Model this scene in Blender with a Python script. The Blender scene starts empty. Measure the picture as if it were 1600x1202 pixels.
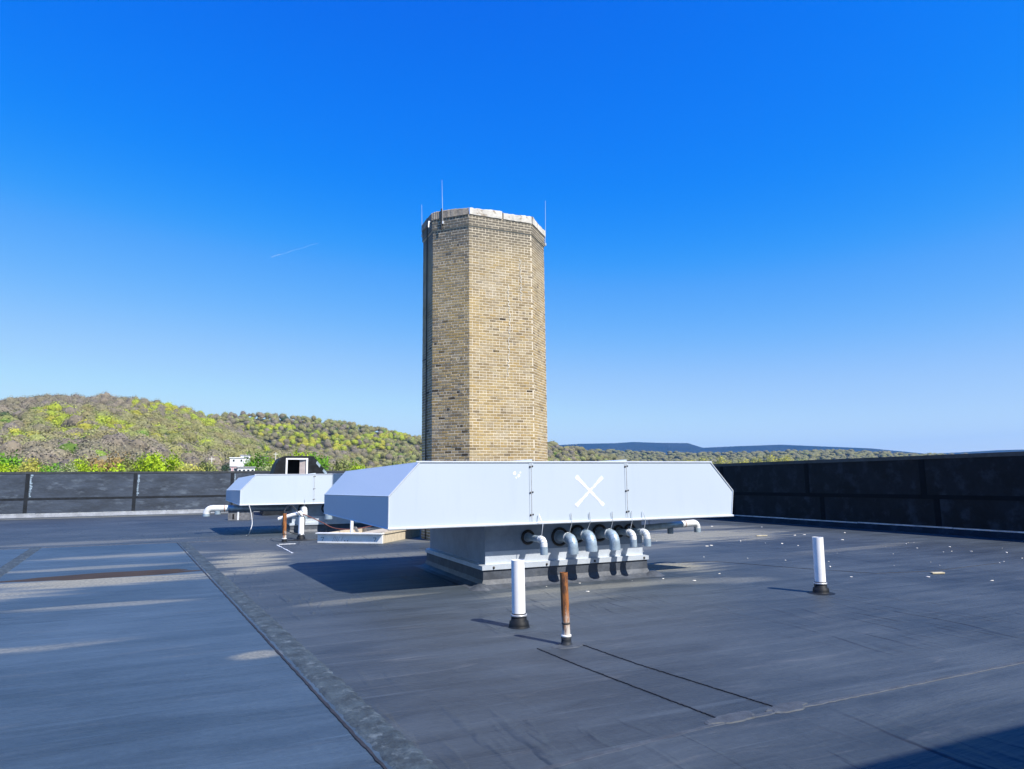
import bpy, bmesh, math, random
import numpy as np
from mathutils import Vector, Matrix

sc = bpy.context.scene
COL = sc.collection
random.seed(7)
RNG = np.random.default_rng(7)

# ------------------------------------------------------------------ camera
EYE = 1.65
F_PX, CX, CY = 1051.0, 800.0, 601.0
R = np.array([[0.9167216895564695, 0.046440184437992485, 0.39681816133601705],
              [-0.39936661031052206, 0.13460321374486114, 0.906856265026955],
              [-0.011298427581553909, -0.9898107314627986, 0.14194034456511623]])
cam = bpy.data.cameras.new('camera')
cam.sensor_width = 36.0
cam.lens = 36.0 * F_PX / 1600.0
cam.clip_start, cam.clip_end = 0.05, 60000.0
cam_o = bpy.data.objects.new('camera', cam)
COL.objects.link(cam_o)
r_, u_, b_ = R[:, 0], -R[:, 1], -R[:, 2]
cam_o.matrix_world = Matrix(((r_[0], u_[0], b_[0], 0), (r_[1], u_[1], b_[1], 0), (r_[2], u_[2], b_[2], EYE), (0, 0, 0, 1)))
sc.camera = cam_o

# ------------------------------------------------------------------ sky and sun
SUN = Vector((0.36, -0.84, 1.0)).normalized()
SUN_EL = math.asin(SUN.z)
SUN_ROT = math.atan2(SUN.x, SUN.y)
w = bpy.data.worlds.new('World'); sc.world = w; w.use_nodes = True
nt = w.node_tree
bg = nt.nodes['Background']; bg.inputs[1].default_value = 0.1
sky = nt.nodes.new('ShaderNodeTexSky'); sky.sky_type = 'NISHITA'; sky.sun_disc = False
sky.sun_elevation = SUN_EL; sky.sun_rotation = SUN_ROT
sky.air_density = 1.0; sky.dust_density = 0.2; sky.ozone_density = 6.0
dn = nt.nodes.new('ShaderNodeVectorMath'); dn.operation = 'SCALE'; dn.inputs['Scale'].default_value = 0.1
cv = nt.nodes.new('ShaderNodeRGBCurve')
def curve(idx, pts):
    c = cv.mapping.curves[idx]
    while len(c.points) > 2: c.points.remove(c.points[1])
    c.points[0].location = pts[0]; c.points[1].location = pts[-1]
    for p in pts[1:-1]: c.points.new(*p)
curve(0, [(0, 0), (0.06, 0.0), (0.080, 0.0), (0.10, 0.006), (0.14, 0.092), (0.27, 0.435), (0.45, 0.70), (1, 0.95)])
curve(1, [(0, 0), (0.11, 0.115), (0.134, 0.160), (0.18, 0.235), (0.255, 0.385), (0.44, 0.69), (0.58, 0.88), (1, 0.98)])
curve(2, [(0, 0), (0.12, 0.48), (0.25, 0.80), (0.28, 0.87), (0.35, 0.95), (0.47, 0.98), (0.62, 1.0), (1, 1)])
cv.mapping.update()
up = nt.nodes.new('ShaderNodeVectorMath'); up.operation = 'SCALE'; up.inputs['Scale'].default_value = 6.6
nt.links.new(sky.outputs[0], dn.inputs[0]); nt.links.new(dn.outputs[0], cv.inputs['Color'])
nt.links.new(cv.outputs[0], up.inputs[0]); nt.links.new(up.outputs[0], bg.inputs[0])

sun = bpy.data.lights.new('sun', 'SUN'); sun.energy = 5.0; sun.angle = math.radians(0.53); sun.color = (1.0, 0.95, 0.87)
sun_o = bpy.data.objects.new('sun', sun); COL.objects.link(sun_o)
sun_o.rotation_euler = (-SUN).to_track_quat('-Z', 'Y').to_euler(); sun_o.location = (20, -30, 60)
vs = sc.view_settings
vs.view_transform = 'Standard'; vs.look = 'None'; vs.exposure = 0.6; vs.gamma = 1.0; vs.use_curve_mapping = False
sc.cycles.use_denoising = True
sc.cycles.max_bounces = 6; sc.cycles.volume_bounces = 0

# ------------------------------------------------------------------ helpers
def ray(x, y):
    v = R @ np.array([x - CX, y - CY, F_PX]); return v / np.linalg.norm(v)
def ground(x, y, z=0.0):
    d = ray(x, y); t = (z - EYE) / d[2]; return Vector((d[0] * t, d[1] * t, z))
def azel(x, y):
    d = ray(x, y); return math.atan2(d[0], d[1]), d[2] / math.hypot(d[0], d[1])

def tag(o, label=None, cat=None, group=None, kind=None):
    if label: o['label'] = label
    if cat: o['category'] = cat
    if group: o['group'] = group
    if kind: o['kind'] = kind
    return o
def empty(name, loc=(0, 0, 0), rz=0.0, parent=None):
    o = bpy.data.objects.new(name, None); COL.objects.link(o)
    o.location = loc; o.rotation_euler = (0, 0, rz); o.empty_display_size = 0.2
    if parent: o.parent = parent
    return o

class MB:
    """collects shapes for ONE mesh object"""
    def __init__(s): s.v = []; s.f = []; s.sm = []
    def add(s, vs, fs, smooth=False):
        k = len(s.v); s.v += [tuple(v) for v in vs]
        for f in fs: s.f.append([k + i for i in f]); s.sm.append(smooth)
        return s
    def box(s, a, b):
        x0, y0, z0 = a; x1, y1, z1 = b
        return s.add([(x0,y0,z0),(x1,y0,z0),(x1,y1,z0),(x0,y1,z0),(x0,y0,z1),(x1,y0,z1),(x1,y1,z1),(x0,y1,z1)],
                     [(0,3,2,1),(4,5,6,7),(0,1,5,4),(1,2,6,5),(2,3,7,6),(3,0,4,7)])
    def hexa(s, p8):
        return s.add(p8, [(0,3,2,1),(4,5,6,7),(0,1,5,4),(1,2,6,5),(2,3,7,6),(3,0,4,7)])
    def slab(s, quad, n, t):
        n = Vector(n).normalized() * t
        q = [Vector(p) for p in quad]
        return s.hexa(q + [p + n for p in q])
    def prism(s, poly, axis, a, b):
        """poly of 2D points extruded along axis 0/1/2 from a to b"""
        def mk(p, t):
            if axis == 1: return (p[0], t, p[1])
            if axis == 0: return (t, p[0], p[1])
            return (p[0], p[1], t)
        n = len(poly)
        vs = [mk(p, a) for p in poly] + [mk(p, b) for p in poly]
        fs = [list(range(n))[::-1], list(range(n, 2*n))] + [(i, (i+1) % n, n+(i+1) % n, n+i) for i in range(n)]
        return s.add(vs, fs)
    def tube(s, path, rad, seg=16, caps=True, smooth=True):
        path = [Vector(p) for p in path]; n = len(path)
        rads = rad if isinstance(rad, (list, tuple)) else [rad] * n
        vs = []; ref = None
        for i, p in enumerate(path):
            t = (path[min(i+1, n-1)] - path[max(i-1, 0)]).normalized()
            if ref is None:
                ref = Vector((0, 0, 1)) if abs(t.z) < 0.9 else Vector((1, 0, 0))
            a = (ref - t * ref.dot(t)).normalized(); b = t.cross(a); ref = a
            for k in range(seg):
                th = 2 * math.pi * k / seg
                vs.append(p + (a * math.cos(th) + b * math.sin(th)) * rads[i])
        fs = [(i*seg+k, i*seg+(k+1) % seg, (i+1)*seg+(k+1) % seg, (i+1)*seg+k) for i in range(n-1) for k in range(seg)]
        s.add(vs, fs, smooth)
        if caps:
            s.add(vs[:seg], [list(range(seg))[::-1]]); s.add(vs[-seg:], [list(range(seg))])
        return s
    def lathe(s, prof, c=(0, 0, 0), seg=24, smooth=True):
        n = len(prof)
        vs = [(c[0] + r*math.cos(2*math.pi*k/seg), c[1] + r*math.sin(2*math.pi*k/seg), c[2] + z) for r, z in prof for k in range(seg)]
        fs = [(i*seg+k, i*seg+(k+1) % seg, (i+1)*seg+(k+1) % seg, (i+1)*seg+k) for i in range(n-1) for k in range(seg)]
        return s.add(vs, fs, smooth)
    def build(s, name, mat, parent=None, bevel=0, loc=None):
        me = bpy.data.meshes.new(name); me.from_pydata(s.v, [], s.f)
        me.polygons.foreach_set('use_smooth', s.sm)
        bm = bmesh.new(); bm.from_mesh(me); bmesh.ops.recalc_face_normals(bm, faces=bm.faces)
        if bevel:
            bmesh.ops.bevel(bm, geom=[e for e in bm.edges if len(e.link_faces) == 2 and e.calc_face_angle(0) > 0.5], offset=bevel, segments=2, affect='EDGES', profile=0.6)
        bm.to_mesh(me); bm.free()
        return link(name, me, mat, parent, loc)
def link(name, me, mat=None, parent=None, loc=None):
    if mat is not None and not me.materials: me.materials.append(mat)
    o = bpy.data.objects.new(name, me); COL.objects.link(o)
    if parent: o.parent = parent
    if loc is not None: o.location = loc
    return o
def tri_mesh(name, verts, colors=None):
    """verts (n,3,3) -> mesh of n loose triangles"""
    n = len(verts); me = bpy.data.meshes.new(name)
    me.vertices.add(3*n); me.loops.add(3*n); me.polygons.add(n)
    me.vertices.foreach_set('co', verts.reshape(-1).astype(np.float32))
    me.loops.foreach_set('vertex_index', np.arange(3*n, dtype=np.int32))
    me.polygons.foreach_set('loop_start', np.arange(0, 3*n, 3, dtype=np.int32))
    me.polygons.foreach_set('loop_total', np.full(n, 3, dtype=np.int32))
    if colors is not None:
        ca = me.color_attributes.new('tone', 'FLOAT_COLOR', 'POINT')
        c = np.ones((3*n, 4), np.float32); c[:, :3] = np.repeat(colors, 3, axis=0)
        ca.data.foreach_set('color', c.reshape(-1))
    me.update(); me.validate()
    return me
def arc(c, r, a0, a1, n, plane='yz'):
    out = []
    for i in range(n + 1):
        a = a0 + (a1 - a0) * i / n
        if plane == 'yz': out.append(Vector((c[0], c[1] + r*math.cos(a), c[2] + r*math.sin(a))))
        else: out.append(Vector((c[0] + r*math.cos(a), c[1], c[2] + r*math.sin(a))))
    return out

# ------------------------------------------------------------------ materials
def N(t, kind, **kw):
    n = t.nodes.new(kind)
    for k, v in kw.items(): setattr(n, k, v)
    return n
def mix(t, a, b, fac, mode='MIX'):
    n = N(t, 'ShaderNodeMix', data_type='RGBA', blend_type=mode)
    for sock, val in ((0, fac), (6, a), (7, b)):
        if isinstance(val, bpy.types.NodeSocket): t.links.new(val, n.inputs[sock])
        else: n.inputs[sock].default_value = val if sock == 0 else (*val[:3], 1)
    return n.outputs[2]
def mth(t, op, a, b=0.0, c=0.0, clamp=False):
    n = N(t, 'ShaderNodeMath', operation=op, use_clamp=clamp)
    for i, val in enumerate((a, b, c)):
        if isinstance(val, bpy.types.NodeSocket): t.links.new(val, n.inputs[i])
        else: n.inputs[i].default_value = val
    return n.outputs[0]
def rampv(t, v, lo, hi, a=0.0, b=1.0):
    n = N(t, 'ShaderNodeMapRange', interpolation_type='SMOOTHSTEP')
    t.links.new(v, n.inputs[0]); n.inputs[1].default_value = lo; n.inputs[2].default_value = hi
    n.inputs[3].default_value = a; n.inputs[4].default_value = b
    return n.outputs[0]
def coords(t, obj=False, scale=(1, 1, 1), rot=0.0):
    src = N(t, 'ShaderNodeTexCoord').outputs['Object'] if obj else N(t, 'ShaderNodeNewGeometry').outputs['Position']
    m = N(t, 'ShaderNodeMapping'); m.inputs['Scale'].default_value = scale; m.inputs['Rotation'].default_value = (0, 0, rot)
    t.links.new(src, m.inputs[0]); return m.outputs[0]
def noise(t, vec, scale, detail=4.0, rough=0.55, dist=0.0):
    n = N(t, 'ShaderNodeTexNoise'); n.inputs['Scale'].default_value = scale; n.inputs['Detail'].default_value = detail
    n.inputs['Roughness'].default_value = rough; n.inputs['Distortion'].default_value = dist
    t.links.new(vec, n.inputs['Vector']); return n.outputs[0]
def newmat(name):
    m = bpy.data.materials.new(name); m.use_nodes = True
    return m, m.node_tree, m.node_tree.nodes['Principled BSDF']
def put(t, sock, val):
    if isinstance(val, bpy.types.NodeSocket): t.links.new(val, sock)
    elif sock.type == 'RGBA': sock.default_value = (*val[:3], 1)
    else: sock.default_value = val
def bump(t, p, h, strength, dist=0.01):
    b = N(t, 'ShaderNodeBump'); b.inputs['Strength'].default_value = strength; b.inputs['Distance'].default_value = dist
    t.links.new(h, b.inputs['Height']); t.links.new(b.outputs[0], p.inputs['Normal'])
def M(name, base, rough=0.5, metal=0.0, var=0.25, scale=3.0, second=None, fac=(0.45, 0.7), bmp=0.0, bscale=25.0, bd=0.01, stretch=(1, 1, 1), rvar=0.0, spec=0.5):
    m, t, p = newmat(name)
    c = coords(t, scale=stretch)
    n1 = noise(t, c, scale); n2 = noise(t, c, scale * 6.3)
    v = mth(t, 'ADD', mth(t, 'MULTIPLY', n1, 0.7), mth(t, 'MULTIPLY', n2, 0.3))
    dark = tuple(x * (1 - var) for x in base); lite = tuple(min(1, x * (1 + var)) for x in base)
    colr = mix(t, dark, lite, rampv(t, v, 0.3, 0.7))
    if second: colr = mix(t, colr, second, rampv(t, noise(t, c, scale * 1.7, 6, 0.65), *fac))
    put(t, p.inputs['Base Color'], colr)
    if rvar: put(t, p.inputs['Roughness'], rampv(t, n1, 0.3, 0.7, rough - rvar, rough + rvar))
    else: p.inputs['Roughness'].default_value = rough
    p.inputs['Metallic'].default_value = metal
    p.inputs['Specular IOR Level'].default_value = spec
    if bmp: bump(t, p, noise(t, c, bscale), bmp, bd)
    return m
def attr_mat(name, rough=0.9, translucent=0.0):
    m, t, p = newmat(name)
    a = N(t, 'ShaderNodeAttribute', attribute_name='tone')
    put(t, p.inputs['Base Color'], a.outputs['Color']); p.inputs['Roughness'].default_value = rough
    p.inputs['Specular IOR Level'].default_value = 0.15
    if translucent:
        tr = N(t, 'ShaderNodeBsdfTranslucent'); t.links.new(a.outputs['Color'], tr.inputs[0])
        mx = N(t, 'ShaderNodeMixShader'); mx.inputs[0].default_value = translucent
        t.links.new(p.outputs[0], mx.inputs[1]); t.links.new(tr.outputs[0], mx.inputs[2])
        t.links.new(mx.outputs[0], t.nodes['Material Output'].inputs[0])
    return m

# roof membrane: weathered black rubber with dust; dried silt lies where water stood
SILT = [  # centre x, y, radius x, radius y, turn, strength
    (-1.9, 13.9, 2.6, 0.75, 0.06, 1.0), (-3.6, 13.0, 1.6, 0.8, 0.1, 0.8), (0.75, 16.3, 0.85, 2.1, -0.1, 1.0), (-1.6, 18.6, 2.2, 0.55, 0.05, 0.65),
    (-1.0, 11.1, 1.3, 0.22, -0.1, 0.6), (-2.0, 8.6, 1.1, 0.22, 0.05, 0.6), (0.45, 7.3, 0.24, 0.22, 0, 0.7),
    (5.6, 19.5, 3.0, 1.4, -0.3, 0.5), (12.6, 16.4, 3.8, 2.0, 0.05, 0.95), (8.0, 10.85, 1.3, 0.75, -0.2, 1.0), (10.5, 18.3, 2.6, 1.0, 0.0, 0.7),
    (6.0, 9.45, 2.5, 0.3, 0.0, 0.55), (4.6, 8.9, 1.2, 0.5, 0.2, 0.3), (2.0, 10.0, 1.0, 0.25, 0.1, 0.45), (7.5, 9.1, 1.1, 0.4, -0.3, 0.35), (-6.0, 42.2, 12.0, 0.8, 0.02, 0.6),
    (-2.6, 16.2, 2.0, 0.35, 0.03, 0.6), (0.9, 14.4, 0.7, 0.5, 0.2, 0.9), (-3.9, 10.2, 1.2, 0.3, 0.1, 0.45), (14.5, 18.8, 3.0, 1.0, 0.0, 0.7), (9.6, 14.0, 2.2, 0.6, 0.1, 0.4), (13.5, 11.5, 3.0, 0.3, 0.15, 0.3), (2.4, 27.0, 2.5, 1.4, 0.1, 0.5), (-3.0, 23.5, 3.5, 0.7, 0.04, 0.4), (3.6, 15.6, 1.6, 0.5, 0.1, 0.45)]
def membrane(name, base, rough, seed, silt=True, dust=0.35, wrinkle=0.9):
    m, t, p = newmat(name)
    pos = coords(t)
    off = N(t, 'ShaderNodeVectorMath', operation='ADD'); off.inputs[1].default_value = (seed * 7.3, seed * 3.1, 0)
    t.links.new(pos, off.inputs[0]); o = off.outputs[0]
    st = N(t, 'ShaderNodeMapping'); st.inputs['Scale'].default_value = (0.32, 1.9, 1); st.inputs['Rotation'].default_value = (0, 0, 0.12)
    t.links.new(o, st.inputs[0])
    big = noise(t, o, 0.35, 5, 0.6); streak = noise(t, st.outputs[0], 1.5, 6, 0.65, 0.4); fine = noise(t, o, 22, 4, 0.7)
    v = mth(t, 'ADD', mth(t, 'ADD', mth(t, 'MULTIPLY', big, 0.45), mth(t, 'MULTIPLY', streak, 0.4)), mth(t, 'MULTIPLY', fine, 0.15))
    colr = mix(t, tuple(x * 0.62 for x in base), tuple(x * 1.5 for x in base), rampv(t, v, 0.32, 0.68))
    # chalky scuffs in long smears
    st2 = N(t, 'ShaderNodeMapping'); st2.inputs['Scale'].default_value = (0.45, 3.2, 1); st2.inputs['Rotation'].default_value = (0, 0, -0.25)
    t.links.new(o, st2.inputs[0])
    scuff = rampv(t, noise(t, st2.outputs[0], 1.9, 7, 0.7, 0.8), 0.55, 0.78)
    colr = mix(t, colr, (0.14, 0.145, 0.15), mth(t, 'MULTIPLY', scuff, dust))
    # straight rolled-on scuffs and small pale specks
    wv = N(t, 'ShaderNodeMapping'); wv.inputs['Scale'].default_value = (0.25, 9.0, 1); wv.inputs['Rotation'].default_value = (0, 0, 0.75)
    t.links.new(o, wv.inputs[0])
    lines = rampv(t, noise(t, wv.outputs[0], 1.6, 3, 0.6), 0.56, 0.72)
    colr = mix(t, colr, tuple(x * 1.75 for x in base), mth(t, 'MULTIPLY', lines, 0.4))
    rgh = rampv(t, v, 0.3, 0.7, rough - 0.08, rough + 0.12)
    if silt:
        nz = noise(t, st.outputs[0], 1.1, 6, 0.65, 0.6); tot = None
        for (cx, cy, rx, ry, a, s) in SILT:
            mp = N(t, 'ShaderNodeMapping', vector_type='TEXTURE'); mp.inputs['Location'].default_value = (cx, cy, 0)
            mp.inputs['Rotation'].default_value = (0, 0, a); mp.inputs['Scale'].default_value = (rx, ry, 1)
            t.links.new(pos, mp.inputs[0])
            sx = N(t, 'ShaderNodeSeparateXYZ'); t.links.new(mp.outputs[0], sx.inputs[0])
            d = mth(t, 'SQRT', mth(t, 'ADD', mth(t, 'POWER', sx.outputs[0], 2.0), mth(t, 'POWER', sx.outputs[1], 2.0)))
            d = mth(t, 'ADD', d, mth(t, 'MULTIPLY', mth(t, 'SUBTRACT', nz, 0.5), 2.9))
            e = mth(t, 'MULTIPLY', rampv(t, d, 1.15, 0.35), s)
            tot = e if tot is None else mth(t, 'MAXIMUM', tot, e)
        tone = mix(t, (0.17, 0.17, 0.15), (0.33, 0.315, 0.25), rampv(t, fine, 0.3, 0.7))
        colr = mix(t, colr, tone, mth(t, 'MULTIPLY', tot, 0.85))
        rgh = mth(t, 'MAXIMUM', rgh, mth(t, 'MULTIPLY', tot, 0.85))
    put(t, p.inputs['Base Color'], colr); put(t, p.inputs['Roughness'], rgh)
    p.inputs['Specular IOR Level'].default_value = 0.22
    h = mth(t, 'ADD', mth(t, 'MULTIPLY', streak, 1.0), mth(t, 'MULTIPLY', fine, 0.06))
    wk = N(t, 'ShaderNodeMapping'); wk.inputs['Rotation'].default_value = (0, 0, 0.12); wk.inputs['Scale'].default_value = (4.0, 0.75, 1)
    t.links.new(pos, wk.inputs[0])
    wr = rampv(t, noise(t, wk.outputs[0], 1.3, 2, 0.45, 0.5), 0.5, 0.75)       # loose wrinkles in the sheet
    wmask = rampv(t, noise(t, pos, 0.28, 2, 0.5), 0.42, 0.62)
    h = mth(t, 'ADD', h, mth(t, 'MULTIPLY', mth(t, 'MULTIPLY', wr, wmask), wrinkle))
    bump(t, p, h, 0.75, 0.05)
    return m

MAT = {}
MAT['roof'] = membrane('weathered_rubber_membrane', (0.044, 0.056, 0.069), 0.54, 0.0, dust=0.45)
MAT['roof_l'] = membrane('blue_grey_rubber_membrane', (0.042, 0.067, 0.097), 0.50, 3.0, dust=0.3, wrinkle=0.12)
MAT['roof_n'] = membrane('near_rubber_membrane', (0.043, 0.055, 0.068), 0.54, 6.0, dust=0.45)
MAT['lap'] = M('gritty_lap_coating', (0.034, 0.050, 0.060), 0.75, var=0.5, scale=5, second=(0.10, 0.128, 0.145), fac=(0.52, 0.70), bmp=0.7, bscale=28, bd=0.02)
MAT['tape'] = M('dark_lap_edge', (0.02, 0.02, 0.022), 0.7, var=0.4, scale=8)
MAT['seal'] = M('grey_seam_sealant', (0.050, 0.060, 0.072), 0.7, var=0.3, scale=9, bmp=0.5)
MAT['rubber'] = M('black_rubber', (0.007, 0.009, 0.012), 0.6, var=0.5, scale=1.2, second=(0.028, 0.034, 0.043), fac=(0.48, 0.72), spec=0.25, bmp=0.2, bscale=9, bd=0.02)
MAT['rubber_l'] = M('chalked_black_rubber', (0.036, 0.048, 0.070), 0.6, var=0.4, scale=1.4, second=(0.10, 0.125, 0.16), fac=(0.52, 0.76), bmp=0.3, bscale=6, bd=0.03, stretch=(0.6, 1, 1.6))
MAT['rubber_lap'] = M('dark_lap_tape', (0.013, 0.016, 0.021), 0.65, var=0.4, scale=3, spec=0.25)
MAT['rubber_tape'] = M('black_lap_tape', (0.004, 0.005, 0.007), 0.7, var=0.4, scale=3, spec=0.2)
MAT['bar'] = M('aluminium_bar', (0.55, 0.56, 0.57), 0.45, metal=0.5, var=0.3, scale=4)
MAT['coping'] = M('dark_coping_metal', (0.06, 0.065, 0.07), 0.45, metal=0.3, var=0.3)
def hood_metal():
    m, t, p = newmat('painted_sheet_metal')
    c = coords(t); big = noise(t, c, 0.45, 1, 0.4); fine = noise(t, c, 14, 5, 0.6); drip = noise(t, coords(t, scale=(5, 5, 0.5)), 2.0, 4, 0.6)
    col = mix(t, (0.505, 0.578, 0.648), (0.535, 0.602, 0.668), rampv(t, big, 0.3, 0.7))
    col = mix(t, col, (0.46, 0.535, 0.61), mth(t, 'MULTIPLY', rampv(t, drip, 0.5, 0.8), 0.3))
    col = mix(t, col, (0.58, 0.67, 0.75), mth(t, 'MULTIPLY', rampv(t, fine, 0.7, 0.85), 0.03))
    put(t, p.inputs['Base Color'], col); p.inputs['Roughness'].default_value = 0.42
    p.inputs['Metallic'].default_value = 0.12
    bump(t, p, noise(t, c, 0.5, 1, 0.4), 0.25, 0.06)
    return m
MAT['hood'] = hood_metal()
MAT['hood_trim'] = M('bright_folded_edge', (0.72, 0.76, 0.80), 0.35, metal=0.3, var=0.08)
MAT['hood_seam'] = M('grey_seam_line', (0.35, 0.36, 0.38), 0.5, metal=0.3, var=0.3, scale=12)  # plain grey strip along each panel seam
MAT['curb'] = M('galvanised_curb', (0.24, 0.30, 0.38), 0.45, metal=0.3, var=0.15, scale=2.5, second=(0.30, 0.36, 0.44), fac=(0.5, 0.8))
MAT['sunlit_apron'] = M('galvanised_sunlit_apron', (0.55, 0.60, 0.66), 0.42, metal=0.3, var=0.10, scale=4)
MAT['base_l'] = M('faded_base_flashing', (0.20, 0.215, 0.24), 0.6, var=0.3, scale=2)
MAT['skirt'] = M('rubber_curb_flashing', (0.060, 0.070, 0.088), 0.55, var=0.35, scale=3, second=(0.12, 0.13, 0.145), fac=(0.52, 0.8), bmp=0.4, bscale=8, bd=0.02)
MAT['screw'] = M('dark_screw', (0.05, 0.045, 0.04), 0.6, var=0.4, scale=30)
MAT['paintx'] = M('white_chalk_paint', (0.80, 0.82, 0.84), 0.8, var=0.05, scale=9, second=(0.58, 0.63, 0.70), fac=(0.5, 0.66))
MAT['pvc'] = M('white_pvc', (0.86, 0.86, 0.85), 0.32, var=0.05, scale=4)
MAT['galv'] = M('galvanised_pipe', (0.34, 0.43, 0.50), 0.42, metal=0.35, var=0.22, scale=9, second=(0.46, 0.55, 0.61), fac=(0.5, 0.75))
MAT['galv_w'] = M('weathered_white_pipe', (0.70, 0.71, 0.70), 0.5, metal=0.1, var=0.15, scale=8, second=(0.42, 0.26, 0.14), fac=(0.66, 0.8))
MAT['collar'] = M('black_rubber_collar', (0.012, 0.012, 0.013), 0.45, var=0.4, scale=20)
MAT['wire'] = M('thin_steel_wire', (0.62, 0.64, 0.66), 0.4, metal=0.5, var=0.2)
MAT['rust'] = M('rusted_steel', (0.30, 0.10, 0.025), 0.8, var=0.45, scale=5, second=(0.045, 0.028, 0.022), fac=(0.55, 0.75), bmp=0.4, bscale=60, bd=0.006, stretch=(2.5, 2.5, 0.6))
def rusty_base():
    m, t, p = newmat('rust_over_white_paint')
    c = coords(t, scale=(2.5, 2.5, 0.7)); z = N(t, 'ShaderNodeSeparateXYZ'); g = N(t, 'ShaderNodeNewGeometry'); t.links.new(g.outputs['Position'], z.inputs[0])
    k = mth(t, 'ADD', z.outputs[2], mth(t, 'MULTIPLY', mth(t, 'SUBTRACT', noise(t, c, 6, 6, 0.7), 0.5), 0.9))
    n = noise(t, c, 9, 5, 0.7)
    ru = mix(t, (0.33, 0.12, 0.03), (0.055, 0.03, 0.022), rampv(t, n, 0.42, 0.66))
    put(t, p.inputs['Base Color'], mix(t, (0.52, 0.48, 0.43), ru, rampv(t, k, 0.12, 0.30))); p.inputs['Roughness'].default_value = 0.8
    bump(t, p, n, 0.4, 0.006)
    return m
MAT['rust_w'] = rusty_base()
MAT['white'] = M('white_paint', (0.78, 0.79, 0.79), 0.5, var=0.1, scale=5)
MAT['tan'] = M('tan_plywood', (0.50, 0.43, 0.32), 0.7, var=0.2, scale=6, stretch=(1, 5, 1))
MAT['dark'] = M('dark_interior', (0.006, 0.006, 0.007), 0.9, var=0.2)
MAT['door'] = M('pinkish_grey_door', (0.42, 0.36, 0.34), 0.6, var=0.15)
MAT['greybox'] = M('weathered_grey_board', (0.16, 0.16, 0.165), 0.75, var=0.35, scale=7)
MAT['cable_k'] = M('black_cable', (0.015, 0.015, 0.015), 0.5, var=0.2)
MAT['cable_r'] = M('red_brown_cable', (0.17, 0.06, 0.045), 0.6, var=0.2)
MAT['mortar'] = M('pale_mortar', (0.64, 0.56, 0.43), 0.95, var=0.15, scale=3, second=(0.50, 0.43, 0.32), fac=(0.55, 0.8))
def brick_mat():
    m, t, p = newmat('buff_brick')
    a = N(t, 'ShaderNodeAttribute', attribute_name='tone').outputs['Color']
    pos = coords(t); sx = N(t, 'ShaderNodeSeparateXYZ'); t.links.new(pos, sx.inputs[0])
    big = noise(t, pos, 0.8, 4, 0.6); f = noise(t, pos, 26, 4, 0.7)
    c = mix(t, a, (0.48, 0.34, 0.13), mth(t, 'MULTIPLY', rampv(t, big, 0.46, 0.68), 0.5))                  # ochre patches
    c = mix(t, c, (0.52, 0.46, 0.36), mth(t, 'MULTIPLY', rampv(t, noise(t, pos, 1.3, 5, 0.7), 0.5, 0.72), 0.35))  # lime bloom
    soot = rampv(t, mth(t, 'ADD', sx.outputs[2], mth(t, 'MULTIPLY', noise(t, pos, 1.6, 5, 0.7), 1.1)), 8.75, 9.75)
    c = mix(t, c, (0.085, 0.078, 0.07), mth(t, 'MULTIPLY', soot, 0.88))
    c = mix(t, c, (0.22, 0.20, 0.16), mth(t, 'MULTIPLY', rampv(t, sx.outputs[2], 6.2, 9.4), 0.38))
    c = mix(t, c, tuple([0.0] * 3), mth(t, 'MULTIPLY', rampv(t, f, 0.6, 0.8), 0.25))
    put(t, p.inputs['Base Color'], c); p.inputs['Roughness'].default_value = 0.9; p.inputs['Specular IOR Level'].default_value = 0.2
    bump(t, p, f, 0.5, 0.006)
    return m
MAT['brick'] = brick_mat()
MAT['cap_w'] = M('limewashed_concrete', (0.56, 0.53, 0.47), 0.9, var=0.2, scale=3, second=(0.26, 0.20, 0.14), fac=(0.52, 0.66), bmp=0.6, bscale=14, bd=0.02)
MAT['cap_b'] = M('brown_weathered_concrete', (0.28, 0.24, 0.19), 0.9, var=0.4, scale=2.5, second=(0.45, 0.42, 0.37), fac=(0.58, 0.75), bmp=0.6, bscale=14, bd=0.02)
MAT['efflo'] = M('white_crack_repair', (0.66, 0.61, 0.51), 0.9, var=0.1, scale=10)
MAT['scrap'] = M('pale_scrap', (0.72, 0.69, 0.62), 0.85, var=0.15, scale=9)
MAT['scrap_t'] = M('tan_wood_scrap', (0.50, 0.44, 0.30), 0.85, var=0.2, scale=12)
MAT['leaf'] = attr_mat('spring_foliage', 0.7, 0.3)
MAT['forest'] = attr_mat('hillside_forest', 0.9, 0.12)
MAT['bark'] = M('grey_bark', (0.13, 0.11, 0.09), 0.9, var=0.3, scale=3)
MAT['pink'] = M('pink_siding', (0.55, 0.36, 0.37), 0.7, var=0.1)
MAT['glass'] = M('dark_window_glass', (0.03, 0.04, 0.05), 0.1, var=0.1)
MAT['shingle'] = M('grey_shingles', (0.30, 0.30, 0.31), 0.85, var=0.25, scale=2)
MAT['plaster'] = M('beige_brick_wall', (0.34, 0.29, 0.22), 0.85, var=0.2, scale=2)
mp_, tp_, pp_ = newmat('muddy_puddle')
put(tp_, pp_.inputs['Base Color'], mix(tp_, (0.035, 0.026, 0.021), (0.065, 0.05, 0.04), noise(tp_, coords(tp_), 2.0)))
pp_.inputs['Roughness'].default_value = 0.75; pp_.inputs['Specular IOR Level'].default_value = 0.1
MAT['puddle'] = mp_

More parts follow.
